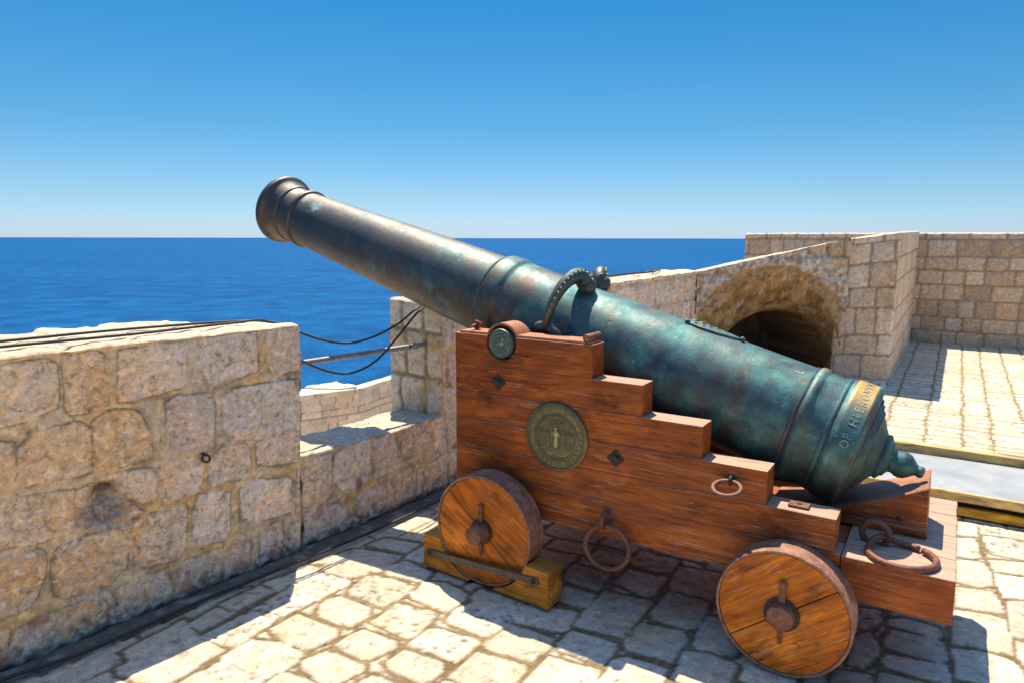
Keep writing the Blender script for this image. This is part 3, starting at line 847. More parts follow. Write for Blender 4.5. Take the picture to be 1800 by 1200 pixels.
def build_parapet():
    root = empty('parapet_wall', 'low tan rubble parapet with a gun embrasure, along the sea side of the pavement', 'wall', (0, 0, 0), (0, 0, WALL_ROT))
    def topwave(t, c):
        return .010 * gnoise(t * 2.3, c * 3, 2) + .008 * gnoise(t * 7, c * 7, 5)
    # left block
    L0, L1 = -.5, 2.03
    def m1(a, b, c):
        t = a + L0; k = b / 1.2
        t = np.where(t > 1.6, t + (t - 1.6) / .43 * (.055 * np.clip(k, 0, 1) - .035), t)
        zt = 1.172 + .11 * c - .15 * sstep(t, 1.45, 2.05) * c + topwave(t, c)
        return t, 2.915 + c + .012 * np.sin(t * 2.2), np.where(b > 0, b / 1.2 * zt, b)
    A = np.concatenate([lin(0, 1.1, .03)[:-1], lin(1.1, 2.53, .0044)])
    masonry('merlon', A, lin(-.03, 1.2, .0044), np.concatenate([lin(0, .38, .018)]), m1, parapet_face(L0), STONE, root, rr=.020, rough=.004, edge=.02, seed=1)
    # sill of the embrasure
    def m2(a, b, c):
        z = np.where(b > 0, b / .48 * (.482 + .014 * gnoise(a * 5, c * 6, 1) + .02 * (a > .9) * (a - .9)), b)
        return a + 2.025 + .06 * a * (c / .36) * (-.9), 2.925 + c - .016 * np.sin(a * 3), z
    masonry('embrasure_sill', lin(0, 1.10, .007), lin(-.03, .48, .007), lin(0, .36, .012), m2, parapet_face(2.03), STONE, root, rr=.028, rough=.007, edge=.015, seed=2)
    # right block
    jc = face_courses(33, .2, .3, .15, .24, gap=.022, depth=.008, pal=np.array([[.84, .72, .56], [.80, .64, .46], [.86, .77, .64]]), var=.06)
    pf = parapet_face(3.10)
    def f3(nm, a, b, c):
        if nm == 'left':
            h, col = jc(nm, a, b, c)
            s = sstep(fbm(c, b, 4, 4.5, 4), .0, .35)
            col = mixc(col, np.array([.62, .37, .11]), s * .75)
            return h, mixc(col, np.array([.70, .64, .56]), .5 * sstep(fbm(c, b, 9, 3.5, 3), .1, .4))
        return pf(nm, a, b, c)
    def m3(a, b, c):
        t = a + 3.11 - .16 * c * np.clip(1 - a, 0, 1)
        zt = 1.175 + .0185 * a + .12 * c * np.clip(1 - a / 3, 0.1, 1) + .010 * gnoise(t * 2.3, c * 3, 2) + .012 * gnoise(t * 6, c * 7, 5)
        return t, 2.935 + c, np.where(b > 0, b / 1.2 * zt, b)
    A = np.concatenate([lin(0, .5, .010)[:-1], lin(.5, 1.9, .05)[:-1], lin(1.9, 4.12, .014)])
    masonry('merlon', A, lin(-.03, 1.2, .013), lin(0, .42, .014), m3, f3, STONE, root, rr=.022, rough=.006, edge=.02, seed=3)
build_parapet()

def build_niche_wall():
    """diagonal wall with a splayed arched recess; x runs along its face, y into it"""
    A = np.array([2.0094, 7.4318]); B = -1.01 * CU + 8.5 * CV
    d = (B - A); L = np.hypot(*d); ang = math.atan2(d[1], d[0])
    root = empty('niche_wall', 'rough wall with a dark brown arched recess, behind the breech of the cannon', 'wall', (A[0], A[1], 0), (0, 0, ang))
    def ztop(x): return 1.243 + .205 * x
    xs = lin(0, L, .014); zs = lin(-.03, 1.0, .011)
    zs[0] = -.12
    X, K = np.meshgrid(xs, zs, indexing='ij')
    Z = np.where(K > 0, K * ztop(X), K)
    # outer ring of the arch (face), intrados, back
    cx, cz, rx, rz = .915, .22, .865, .99
    jag = .035 * fbm(X, Z, 2, 6, 4)
    al = np.arctan2((Z - cz) / rz, (X - cx) / rx)
    rho = np.hypot((X - cx) / rx, np.where(Z > cz, (Z - cz) / rz, (Z - cz) / 3)) + jag
    outer = np.hypot((X - .90) / 1.02, (Z - .25) / 1.05) + jag * 1.4
    fo = face_courses(51, .14, .22, .16, .34, gap=.03, depth=.02, rough=2.0)
    h, col = fo('front', X, Z, 0 * X)
    rub = fbm(X, Z, 3, 9, 4)
    col = mixc(col, mixc([.30, .23, .165], [.84, .72, .57], np.clip(.5 + 1.5 * fbm(X, Z, 13, 15, 5), 0, 1)), sstep(1.28 - outer, 0, .10) * sstep(1.6 - Z, 0, .1) * .8)
    h = h + .028 * np.clip(rub, -.5, .5) + .02 * fbm(X, Z, 5, 20, 3)
    col = mixc(col, np.array([.42, .27, .125]) * (1 + .9 * fbm(X, Z, 6, 17, 5))[..., None], sstep(1.02 - outer, -.02, .03) * .9)
    dep = -h
    px, pz = X.copy(), Z.copy()
    dep = dep + .05 * sstep(1.0 - outer, -.01, .01)
    ri = .70
    q = np.clip((1 - rho) / (1 - ri), 0, 1)                          # 0 at the arch ring, 1 at the throat
    ins = rho < 1
    # throat ellipse, set back and to the right
    tx, tz, trx, trz, TD = 1.27, .02, .74, .715, .62
    s = np.clip(rho / ri, 0, 1)
    ex = np.where(rho > ri, tx + trx * np.cos(al), tx + trx * s * np.cos(al)); ez = np.where(rho > ri, tz + trz * np.sin(al), tz + trz * s * np.sin(al))
    ox = cx + rx * np.cos(al); oz = cz + rz * np.sin(al)
    px = np.where(ins, X * (1 - q) + ex * q, px); pz = np.where(ins, Z * (1 - q) + ez * q, pz)
    pz = np.maximum(pz, np.where(ins, -.12, pz))
    sdv, idv = course_sd(al * .95 + .03 * fbm(X, Z, 3, 8, 2), q * .62 + .02 * fbm(X, Z, 6, 8, 2), .13, .2, .12, .26, 77, gap=.02, rc=.015)
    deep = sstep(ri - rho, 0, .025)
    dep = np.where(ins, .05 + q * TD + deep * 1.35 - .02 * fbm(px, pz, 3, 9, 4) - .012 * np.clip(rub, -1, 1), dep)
    brown = mixc([.24, .13, .045], [.56, .35, .15], np.clip(.5 + 1.2 * fbm(px, dep, pz, 5, 4) + .6 * fbm(px, dep, pz, 26, 4), 0, 1))
    brown = mixc(brown, np.array([.60, .48, .37]), sstep(fbm(px, dep, pz, 9, 5), .16, .4) * .8)
    brown = mixc(brown, np.array([.11, .07, .035]), sstep(fbm(px + 5, dep, pz, 9, 5), .2, .5) * .45)
    brown = brown * (.90 + .2 * hash01(idv, 3))[..., None]
    brown = brown * (1 - .16 * sstep(-sdv, -.004, .004) * (q < 1))[..., None]
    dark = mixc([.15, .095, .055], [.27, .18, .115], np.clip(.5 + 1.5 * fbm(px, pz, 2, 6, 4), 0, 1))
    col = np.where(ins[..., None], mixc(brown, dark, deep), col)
    verts = np.stack([px, dep, pz], -1).reshape(-1, 3)
    n1, n2 = X.shape
    v = np.arange(n1 * n2).reshape(n1, n2)
    F = np.stack([v[:-1, :-1], v[1:, :-1], v[1:, 1:], v[:-1, 1:]], -1).reshape(-1, 4)
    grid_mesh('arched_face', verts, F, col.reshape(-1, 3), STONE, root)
    # the mass behind: top slab with sides
    ft = face_courses(57, .3, .4, .4, .7, gap=.02)
    def mt(a, b, c):
        return a, c + .005, b - .06 + ztop(a) - .008 - .125 * c + .012 * gnoise(a * 3, c * 3, 1)
    def ftc(nm, a, b, c):
        h, cc = ft(nm, a, b, c)
        return h * .5, mixc(cc, np.array([.62, .52, .38]), .6)
    masonry('wall_top', lin(-.02, L, .03), lin(0, .06, .03), lin(0, 2.6, .06), mt, ftc, STONE, root, rr=.02, skip=('front',), edge=.02)
build_niche_wall()

def car_box(name, root, u0, u1, v0, v1, zt, step, facef, mat=STONE, rr=.02, cstep=None, ztf=None, batter=0.0, seed=0, skip=('bottom',)):
    """box wall in the carriage frame (root rotated by CAR_ROT); front = low v"""
    def mp(a, b, c):
        zz = zt if ztf is None else ztf(a + u0, c + v0)
        k = np.clip(b / zt, 0, 1)
        return a + u0 + 0 * b, c + v0 + batter * k * np.clip(1 - c, 0, 1), np.where(b > 0, b / zt * zz, b)
    return masonry(name, lin(0, u1 - u0, step), lin(-.03, zt, step), lin(0, v1 - v0, cstep or step), mp, facef, mat, root, rr=rr, rough=.004, seed=seed, skip=skip)

PALE = np.array([[.78, .60, .42], [.75, .56, .375], [.80, .64, .47], [.74, .54, .345], [.78, .62, .45]])
pier = empty('side_wall', 'tall pale block wall beside the arched recess, running back to the far wall', 'wall', (0, 0, 0), (0, 0, CAR_ROT))
car_box('pier', pier, -1.14, -.545, 8.5, 12.5, 1.65, .016, face_courses(61, .22, .32, .20, .36, gap=.016, depth=.007, pal=PALE, stain=.25), cstep=.03,
        ztf=lambda u, v: 1.605 - .12 * sstep(-1.03 - u, 0, .04) + .15 * (u + 1.01) + .012 * np.clip(v - 8.5, 0, 4) + .008 * gnoise(u * 4, v * 3, 0), batter=.03, seed=5)
car_box('footing', pier, -1.03, -.56, 8.14, 8.495, .045, .03, face_courses(62, .3, .4, .2, .3, pal=PALE), rr=.012)

rear = empty('boundary_wall', 'long wall of square tan blocks closing the far side of the terrace', 'wall', (0, 0, 0), (0, 0, CAR_ROT))
GREYTAN = np.array([[.69, .51, .35], [.65, .475, .32], [.62, .50, .39], [.72, .555, .39], [.62, .435, .275]])
car_box('wall_face', rear, -3.2, 5.2, 12.5, 13.2, 1.687, .024, face_courses(71, .20, .27, .20, .46, gap=.022, depth=.012, pal=GREYTAN, var=.14, stain=.15), cstep=.05, seed=6)

def build_outworks():
    """the lower bastion seen through the embrasure"""
    root = empty('lower_bastion', 'lower sunlit stone bastion seen down through the embrasure', 'bastion', (0, 0, -6), (0, 0, 0))
    C = np.array([-7.84, 34.24]); Lp = np.array([-10.44, 32.55]); Rp = np.array([-6.6, 36.8])
    f = face_courses(81, .30, .42, .45, .9, gap=.014, depth=.012, pal=PALE, var=.12, stain=.1)
    def run(P, Q, ext0, ext1, thick, seed):
        d = (Q - P) / np.hypot(*(Q - P)); n = np.array([-d[1], d[0]])
        P0 = P - d * ext0; L = np.hypot(*(Q - P)) + ext0 + ext1
        def mp(a, b, c):
            z = b - 5.0 + .04 * gnoise(a * .8, c * 2, 3)
            k = -(b - 5.0) * .03
            return P0[0] + d[0] * a + n[0] * (c - k), P0[1] + d[1] * a + n[1] * (c - k), z
        masonry('bastion_wall', lin(0, L, .07), lin(0, 5.0, .07), lin(0, thick, .1), mp, f, STONE, root, rr=.05, rough=.012, seed=seed, edge=.06)
    run(Lp, C, 8.0, 0, 1.5, 8)
    run(C, Rp, 0.0, 6.0, .6, 9)
    # added hump standing for the bright visible thickness of the wall top
    bm = bmesh.new()
    add_ball(bm, (-9.3, 34.4, 0.0), .55, 20, (2.4, 1.0, .32))
    for v in bm.verts:
        v.co += v.normal * float(.28 * fbm(v.co.x, v.co.y, v.co.z, 1.7, 4))
    o = from_bm('wall_top_hump', bm, mat_plain('pale_wall_top', (.56, .47, .35), .9, 0, .25, 3), root, True)
build_outworks()

def build_fort_base():
    root = tag(from_bm('rock_and_bounce_terrace', bmesh.new(), None), kind='structure')
    bm = bmesh.new()
    # outline of the terrace block below the pavement, down to the water
    P = [WT * -12 + WN * 3.2, WT * 7.4 + WN * 3.2, WT * 9 + WN * 4.6, CU * -4.0 + CV * 13.1, CU * 14 + CV * 13.1, CU * 14 + CV * -9]
    top = [bm.verts.new((p[0], p[1], -.06)) for p in P]
    c = sum(P) / len(P)
    bot = [bm.verts.new((c[0] + (p[0] - c[0]) * 1.25, c[1] + (p[1] - c[1]) * 1.25, -38)) for p in P]
    bm.faces.new(top)
    for i in range(len(P)):
        j = (i + 1) % len(P)
        bm.faces.new((top[i], top[j], bot[j], bot[i]))
    # bastion rock
    for (x, y, r0) in ((-12, 36, 7), (-7, 40, 6)):
        q = bmesh.ops.create_cone(bm, cap_ends=True, segments=14, radius1=r0 * 2.0, radius2=r0 * .7, depth=27)
        for v in q['verts']: v.co += Vector((x - 1, y + 4, -24.8))
    me = root.data
    bounce_top = [bm.verts.new((p[0], p[1], -11.0)) for p in (WT * -15 + WN * 6, WT * 30 + WN * 6, WT * 34 + WN * 33, WT * -15 + WN * 33)]  # unseen lower terrace, added to bounce warm sunlight onto the bastion
    bounce_foot = [bm.verts.new((v.co.x, v.co.y, -38)) for v in bounce_top]
    bm.faces.new(bounce_top)
    for i in range(4): bm.faces.new((bounce_top[i], bounce_top[(i + 1) % 4], bounce_foot[(i + 1) % 4], bounce_foot[i]))
    bmesh.ops.recalc_face_normals(bm, faces=bm.faces)
    bm.to_mesh(me); bm.free()
    me.materials.append(mat_plain('cliff_and_bounce_terrace', (.55, .44, .31), .9, 0, .3, .8))
build_fort_base()

# ---------------------------------------------------------------- the gun carriage
CB = (-.95, 3.042, 0.0)                                # base point of the carriage in its own frame
def car_world(u, v, z=0.0):
    return (u * CU[0] + v * CV[0], u * CU[1] + v * CV[1], z)
OFF = (-CB[0], -CB[1], 0)

def set_wood_attrs(o, tone_of=None, bleach_top=.8, zmin=None):
    """per-face-corner wood tone by connected piece, bleached where a face looks up"""
    me = o.data
    n = len(me.loops)
    tone = np.ones((n, 4), np.float32); bl = np.zeros((n, 4), np.float32); bl[:, 3] = 1
    par = list(range(len(me.vertices)))
    def find(a):
        while par[a] != a:
            par[a] = par[par[a]]; a = par[a]
        return a
    for e in me.edges:
        a, b = find(e.vertices[0]), find(e.vertices[1])
        if a != b: par[a] = b
    for p in me.polygons:
        r = find(p.vertices[0])
        t = float(hash01(r, 6))
        up = max(0.0, p.normal.z)
        for li in p.loop_indices:
            tone[li, :3] = t
            bl[li, :3] = bleach_top * (up if up > .5 else 0)
    for nm, arr in (('tone', tone), ('bleach', bl)):
        at = me.color_attributes.new(nm, 'FLOAT_COLOR', 'CORNER')
        at.data.foreach_set('color', arr.ravel())

carriage = empty('gun_carriage', 'stepped brown oak naval gun carriage with solid wheels under the cannon', 'gun carriage', car_world(CB[0], CB[1]), (0, 0, CAR_ROT))

STEPS = [(.303, .465, -.272), (.465, .596, -.293), (.596, .730, -.540), (.730, .866, -.796), (.866, 1.002, -1.054), (1.002, 1.148, -1.288)]
TU, TZ = -1.758, 1.116                                 # trunnion centre
def build_cheek(v0, v1):
    bm = bmesh.new()
    for i, (z0, z1, ue) in enumerate(STEPS):
        g = .0013
        if i < 5:
            ol = [(-2.027, z0 + g), (ue, z0 + g), (ue, z1 - g), (-2.027, z1 - g)]
        else:
            r = .082
            a0 = math.asin((z1 - TZ) / r)
            arc = [(TU + r * math.cos(a), TZ + r * math.sin(a)) for a in np.linspace(a0, -math.pi - a0, 21)]
            ol = [(-2.027, z0 + g), (ue, z0 + g), (ue, z1)] + arc + [(-2.027, z1)]
        add_prism(bm, ol, v0 + .0012 * math.sin(i * 5), v1, .0014)
    o = from_bm('cheek', bm, OAK, carriage, off=OFF)
    set_wood_attrs(o)
    return o
near_cheek = build_cheek(2.614, 2.734)
far_cheek = build_cheek(3.35, 3.47)

# bed between the cheeks, transom, axle beds, rear block
bm = bmesh.new(); add_box(bm, (-1.855, 2.736, .375), (-.274, 3.348, .452), .004)
o = from_bm('bed_plank', bm, OAK, carriage, off=OFF); set_wood_attrs(o, bleach_top=.15)
bm = bmesh.new(); add_box(bm, (-1.98, 2.736, .36), (-1.86, 3.348, .86), .004)
o = from_bm('transom', bm, OAK_CROSS, carriage, off=OFF); set_wood_attrs(o)
bm = bmesh.new()
cuts = [2.6135, 2.705, 2.80, 2.93, 3.03, 3.17, 3.27, 3.38, 3.470]
for i in range(8):
    add_box(bm, (-.270, cuts[i], .303), (.083 + .0015 * math.sin(i * 3), cuts[i + 1] - .0008, .4635 - .0012 * (i % 2)), .0025)
o = from_bm('rear_block', bm, OAK, carriage, off=OFF); set_wood_attrs(o, bleach_top=.85)
for u, r in ((-.437, .240), (-1.748, .262)):
    bm2 = bmesh.new(); add_box(bm2, (u - .085, 2.66, r - .075), (u + .085, 3.42, .302), .006)
    o = from_bm('axle_bed', bm2, OAK_CROSS, carriage, off=OFF); set_wood_attrs(o)

def build_wheel(u, z, r, vf, thick, sign, mat, hub_out, hub_r, seam):
    """sign +1: outer face at vf looks to the viewer"""
    w = empty('wheel', None, None, (u - CB[0], vf - CB[1], z), (0, 0, 0 if sign > 0 else math.pi))
    w.parent = carriage
    ca, sa = math.cos(seam), math.sin(seam)
    bm = bmesh.new()
    # two boards meeting at a seam
    for s in (1, -1):
        pts = []
        for i in range(41):
            a = math.pi * i / 40
            x, y = (r - .012) * math.cos(a), (r - .012) * math.sin(a) * s + .0016 * s
            pts.append((x * ca - y * sa, x * sa + y * ca))
        add_prism(bm, pts, .004, thick - .004, .0022)
    o = from_bm('wheel_disc', bm, mat, w); set_wood_attrs(o, bleach_top=0)
    bm = bmesh.new()
    add_lathe(bm, [(.003, r - .0105), (0, r - .008), (0, r - .002), (.002, r), (thick - .002, r), (thick, r - .002), (thick, r - .0105)], 96, 'Y', cap=False)
    o = from_bm('tyre', bm, TYRE, w); smooth_by_angle(o, 40)
    bm = bmesh.new()
    add_lathe(bm, [(thick + .03, .0), (thick + .03, hub_r * .98), (.0, hub_r), (-hub_out + .012, hub_r * .96), (-hub_out + .003, hub_r * .92), (-hub_out, hub_r * .84), (-hub_out, 0)], 40, 'Y', cap=False)
    bmesh.ops.remove_doubles(bm, verts=bm.verts, dist=1e-5)
    o = from_bm('axle_end', bm, AXLE, w); smooth_by_angle(o, 40)
    bm = bmesh.new()
    add_lathe(bm, [(-.002, hub_r + .014), (-.007, hub_r + .013), (-.007, hub_r - .004)], 40, 'Y', cap=False)
    o = from_bm('hub_ring', bm, DARK_IRON, w); smooth_by_angle(o, 40)
    bm = bmesh.new()
    add_prism(bm, [(-.011, hub_r * .8), (.011, hub_r * .8), (.013, .132), (-.013, .132)], -.014, -.004, .002)
    from_bm('linchpin', bm, RUST, w)
    bm = bmesh.new()
    add_prism(bm, [(-.009, -hub_r * .8), (.009, -hub_r * .8), (.007, -.112), (-.007, -.112)], -.014, -.004, .002)
    from_bm('linchpin_tip', bm, RUST, w)
    return w
AXLE = mat_iron('painted_axle_end', (.16, .055, .03), (.27, .12, .07), .5, .1, 22)
w1 = build_wheel(-.437, .240, .240, 2.490, .121, 1, WHEEL_R, .040, .050, R(37.5))
w2 = build_wheel(-1.746, .262, .262, 2.433, .121, 1, WHEEL_F, .072, .046, R(-40))
build_wheel(-.437, .240, .240, 3.594, .121, -1, WHEEL_R, .040, .050, R(20))
build_wheel(-1.746, .262, .262, 3.651, .121, -1, WHEEL_F, .072, .046, R(-70))

def build_cap_square(v0, v1, s):
    bm = bmesh.new()
    z0, z1, r0, r1 = 1.149, 1.1585, .083, .094
    # one bent strap: flat, arch over the trunnion, flat
    a0 = math.asin((z0 - TZ) / r0); b0 = math.asin((z1 - TZ) / r1)
    lower = [(-2.005, z0)] + [(TU + r0 * math.cos(a), TZ + r0 * math.sin(a)) for a in np.linspace(math.pi - a0, a0, 25)] + [(-1.300, z0)]
    upper = [(-2.005, z1)] + [(TU + r1 * math.cos(a), TZ + r1 * math.sin(a)) for a in np.linspace(math.pi - b0, b0, 25)] + [(-1.300, z1)]
    for k in range(len(lower) - 1):
        q = [lower[k], lower[k + 1], upper[k + 1], upper[k]]
        vs = [bm.verts.new((x, y, z)) for y in (v0, v1) for x, z in q]
        for f in ((0, 1, 2, 3), (7, 6, 5, 4), (0, 4, 5, 1), (2, 6, 7, 3), (1, 5, 6, 2), (3, 7, 4, 0)):
            if f in ((1, 5, 6, 2),) and k < len(lower) - 2: continue
            if f in ((3, 7, 4, 0),) and k > 0: continue
            bm.faces.new([vs[i] for i in f])
    bmesh.ops.remove_doubles(bm, verts=bm.verts, dist=1e-5)
    o = from_bm('cap_square', bm, RUST_BRIGHT, carriage, off=OFF); smooth_by_angle(o, 40)
    bm = bmesh.new()
    add_lathe(bm, [(v0 - .004, .0), (v0 - .004, .0165), (v0, .0185), (v1, .0185), (v1 + .004, .0165), (v1 + .004, 0)], 24, 'Y', (-1.318, 0, 1.172), cap=False)
    bmesh.ops.remove_doubles(bm, verts=bm.verts, dist=1e-5)
    h = from_bm('hinge_barrel', bm, RUST, o, off=OFF); smooth_by_angle(h, 40)
    bm = bmesh.new()
    add_lathe(bm, [(v0 - .0075, 0), (v0 - .0075, .0085), (v0 - .003, .0095)], 16, 'Y', (-1.318, 0, 1.172), cap=False)
    from_bm('hinge_pin', bm, RUST_BRIGHT, o, True, off=OFF)
    # eye pin with its key
    bm = bmesh.new()
    vm = (v0 + v1) / 2
    add_tube(bm, circle_pts((-1.945, vm, 1.182), .016, (1, 0, 0), (0, 0, 1), 20), .0075, 8, True)
    add_tube(bm, [(-1.945, vm - .05, 1.176), (-1.945, vm - .02, 1.181), (-1.945, vm + .035, 1.186)], [.006, .008, .009], 8)
    from_bm('eye_pin', bm, RUST, o, True, off=OFF)
build_cap_square(2.622, 2.738, 1)
build_cap_square(3.346, 3.462, -1)

def bolt_plate(u, z, rot, s=.029):
    w = empty('bolt_plate', None, None, (u - CB[0], 2.614 - CB[1], z), (0, rot, 0)); w.parent = carriage
    bm = bmesh.new(); add_box(bm, (-s, -.006, -s), (s, .002, s), .003)
    from_bm('washer', bm, DARK_IRON, w)
    bm = bmesh.new(); add_box(bm, (-.016, -.019, -.016), (.016, -.006, .016), .004)
    from_bm('nut', bm, DARK_IRON, w)
    return w
bolt_plate(-1.773, .930, R(45)); bolt_plate(-1.165, .668, R(45))
w = empty('bolt_plate', None, None, (-.4309 - CB[0], 2.6729 - CB[1], .5965)); w.parent = carriage
bm = bmesh.new(); add_box(bm, (-.037, -.026, 0), (.037, .026, .009), .002); from_bm('washer', bm, RUST, w)
bm = bmesh.new(); add_lathe(bm, [(.009, .010), (.012, .009), (.012, 0)], 16, 'Z', cap=False); from_bm('nut', bm, DARK_IRON, w)

# mooring rings on the near cheek and on the rear block
def ring_fitting(u, v, z, name='ring_bolt'):
    w = empty(name, None, None, (u - CB[0], v - CB[1], z)); w.parent = carriage
    return w
w = ring_fitting(-1.192, 2.614, .400)
bm = bmesh.new()
add_lathe(bm, [(.0, .030), (-.004, .028), (-.004, 0)], 20, 'Y', (0, 0, .012), cap=False)
add_tube(bm, circle_pts((0, -.036, -.004), .034, (0, 1, 0), (0, 0, 1), 28), .0105, 10, True)
from_bm('eye_bolt', bm, RUST, w, True)
bm = bmesh.new()
add_tube(bm, circle_pts((.018, -.046, -.122), .098, (math.cos(R(8)), math.sin(R(8)), 0), (0, 0, 1), 48), .0115, 12, True)
from_bm('hanging_ring', bm, RUST, w, True)
w = ring_fitting(-.672, 2.614, .672)
bm = bmesh.new()
add_lathe(bm, [(0, .020), (-.004, .018), (-.004, 0)], 20, 'Y', cap=False)
add_tube(bm, circle_pts((0, -.016, .0), .014, (0, 1, 0), (0, 0, 1), 20), .007, 8, True)
from_bm('eye_bolt', bm, DARK_IRON, w, True)
bm = bmesh.new()
add_tube(bm, circle_pts((0, -.066, -.016), .052, (1, 0, 0), (0, math.cos(R(14)), math.sin(R(14))), 40), .0095, 10, True)
from_bm('ring', bm, RUST, w, True)
w = ring_fitting(-.178, 2.80, .4635)
bm = bmesh.new()
add_tube(bm, circle_pts((0, 0, .038), .046, (math.cos(R(-6)), math.sin(R(-6)), 0), (0, 0, 1), 32), .0120, 10, True)
from_bm('eye_bolt', bm, RUST, w, True)
bm = bmesh.new()
cr = Vector((.094, -.095, .013))
pts = circle_pts(cr, .108, (1, 0, 0), (0, 1, 0), 52, R(62), R(62 + 352), True)
for p in pts:
    d = math.hypot(p.x, p.y); p.z += .030 * math.exp(-(d / .055) ** 2)
add_tube(bm, pts, .0118, 12)
from_bm('ring', bm, RUST, w, True)

# ---------------------------------------------------------------- lettering
def text_mesh(body, size):
    cu = bpy.data.curves.new('lettering', 'FONT')
    cu.body = body; cu.size = size; cu.align_x = 'CENTER'; cu.resolution_u = 3
    ob = bpy.data.objects.new('lettering', cu)
    COL.objects.link(ob)
    bpy.context.view_layer.update()
    me = bpy.data.meshes.new_from_object(ob.evaluated_get(bpy.context.evaluated_depsgraph_get()))
    bpy.data.objects.remove(ob); bpy.data.curves.remove(cu)
    bm = bmesh.new(); bm.from_mesh(me); bpy.data.meshes.remove(me)
    return bm

def wrap_letters(dst, s, size, fn, stretch=1.0):
    """lay each character with fn(x along the line, y up) -> (centre, right, up, out) and give it relief"""
    for ch, x in s:
        if ch == ' ': continue
        bm = text_mesh(ch, size)
        c, rt, up, out, dep = fn(x)
        vm = {}
        for f in list(bm.faces):
            vs = [dst.verts.new(c + rt * v.co.x * stretch + up * (v.co.y - size * .35) + out * dep) for v in f.verts]
            vb = [dst.verts.new(c + rt * v.co.x * stretch + up * (v.co.y - size * .35) - out * .001) for v in f.verts]
            try: dst.faces.new(vs)
            except ValueError: pass
            m = len(vs)
            for i in range(m):
                dst.faces.new((vs[i], vs[(i + 1) % m], vb[(i + 1) % m], vb[i]))
        bm.free()

# the large round seal on the near cheek
def build_seal():
    w = empty('seal', None, None, (-1.4535 - CB[0], 2.614 - CB[1], .7165), (0, 0, 0)); w.parent = carriage
    Rr = .158
    bm = bmesh.new()
    add_lathe(bm, [(.002, Rr), (-.012, Rr), (-.017, Rr - .006), (-.017, Rr - .013), (-.011, Rr - .016), (-.010, .108), (-.0135, .105), (-.0135, .101), (-.009, .098), (-.008, 0)], 96, 'Y', cap=False)
    bmesh.ops.remove_doubles(bm, verts=bm.verts, dist=1e-5)
    o = from_bm('seal_disc', bm, SEAL, w); smooth_by_angle(o, 50)
    # legible letters on the lower right, worn strokes round the rest
    bm = bmesh.new()
    def at(a_deg):
        a = R(a_deg); rd = Vector((math.sin(a), 0, math.cos(a)))
        return rd * .1245, Vector((math.cos(a), 0, -math.sin(a))), rd, Vector((0, -1, 0)), .0145
    letters = [(c, 92 + 11.4 * i) for i, c in enumerate('SANVT·E·EIT')]
    wrap_letters(bm, letters, .027, at)
    rg = random.Random(4)
    for k in range(88):
        a = -130 + k * 2.5
        if rg.random() < .25 or (a + 360) % 360 > 86 and (a + 360) % 360 < 222: continue
        c, rt, up, out, dep = at(a)
        hh = rg.uniform(.006, .010); lean = rg.uniform(-.004, .004)
        c2 = c + out * .010
        add_tube(bm, [c2 - up * hh + rt * lean, c2 + up * hh - rt * lean], .0011, 5)
    o = from_bm('seal_lettering', bm, SEAL_HI, w)
    bm = bmesh.new()
    def box(x0, x1, z0, z1, d): add_box(bm, (x0, -.0085 - d * .6, z0), (x1, -.0075, z1), .0012)
    box(-.036, -.018, -.052, .062, .003); box(.018, .036, -.052, .062, .003); box(-.018, .018, .048, .062, .003)   # middle tower round its gate
    for k in range(5): box(-.042 + k * .018, -.030 + k * .018, .068, .080, .007)
    box(-.042, .042, .062, .068, .006)
    for s in (-1, 1):                                                  # side towers
        x0, x1 = (-.086, -.038) if s < 0 else (.040, .088)
        box(x0 + .004, x1, -.046, .016, .003); box(x0, x1, .016, .022, .006)
        for k in range(3): box(x0 + k * .018, x0 + .010 + k * .018, .024, .034, .006)
        box(x0 + .002, x1, -.014, -.010, .006)
        for k in range(2): box(x0 + .010 + k * .020, x0 + .018 + k * .020, -.034, -.022, .005)
    from_bm('seal_relief', bm, SEAL, w)
    bm = bmesh.new()
    # standing figure in the gate: robe, torso, head
    add_ball(bm, (0, -.013, -.018), .012, 12, (1.0, .6, 2.6)); add_ball(bm, (0, -.014, .018), .013, 12, (1.1, .6, 1.4)); add_ball(bm, (0, -.014, .041), .008, 10, (1, .7, 1.2))
    for sg in (-1, 1): add_tube(bm, [(sg * .012, -.014, .026), (sg * .021, -.014, .012), (sg * .013, -.016, .002)], .0035, 6)
    for k in range(3):                                                  # waves
        add_tube(bm, [(x, -.009, -.058 - k * .011 + .0035 * math.sin(x * 90 + k)) for x in np.linspace(-.078 + k * .012, .078 - k * .012, 24)], .0018, 5)
    for s in (-1, 1): add_tube(bm, [(s * .039, -.0105, -.050), (s * .039, -.0105, .014)], .0012, 5)
    for x0, x1 in ((-.086, -.040), (.042, .088)): add_tube(bm, [(x0, -.0115, -.008), (x1, -.0115, -.008)], .0012, 5)
    from_bm('seal_figure', bm, SEAL_HI, w)
build_seal()

# ---------------------------------------------------------------- quoin under the breech
qn = empty('quoin', 'sloping oak wedge under the breech of the cannon, on the carriage bed', 'wedge', car_world(-.25, 3.045, .4645), (0, 0, CAR_ROT))
bm = bmesh.new()
top = [(-.60, .474), (-.46, .497), (-.385, .5165), (-.31, .535), (-.13, .612), (-.0215, .6675)]
add_prism(bm, [(-.60, .4648), (-.0155, .4648)] + top[::-1], 2.935, 3.205, .003)
o = from_bm('wedge', bm, OAK, qn, off=(.25, -3.045, -.4645)); set_wood_attrs(o, bleach_top=.35)
bm = bmesh.new(); add_lathe(bm, [(0, .011), (-.003, .010), (-.003, 0)], 14, 'Y', (-.112, 2.9352, .527), cap=False)
from_bm('peg', bm, DARK_IRON, qn, off=(.25, -3.045, -.4645))

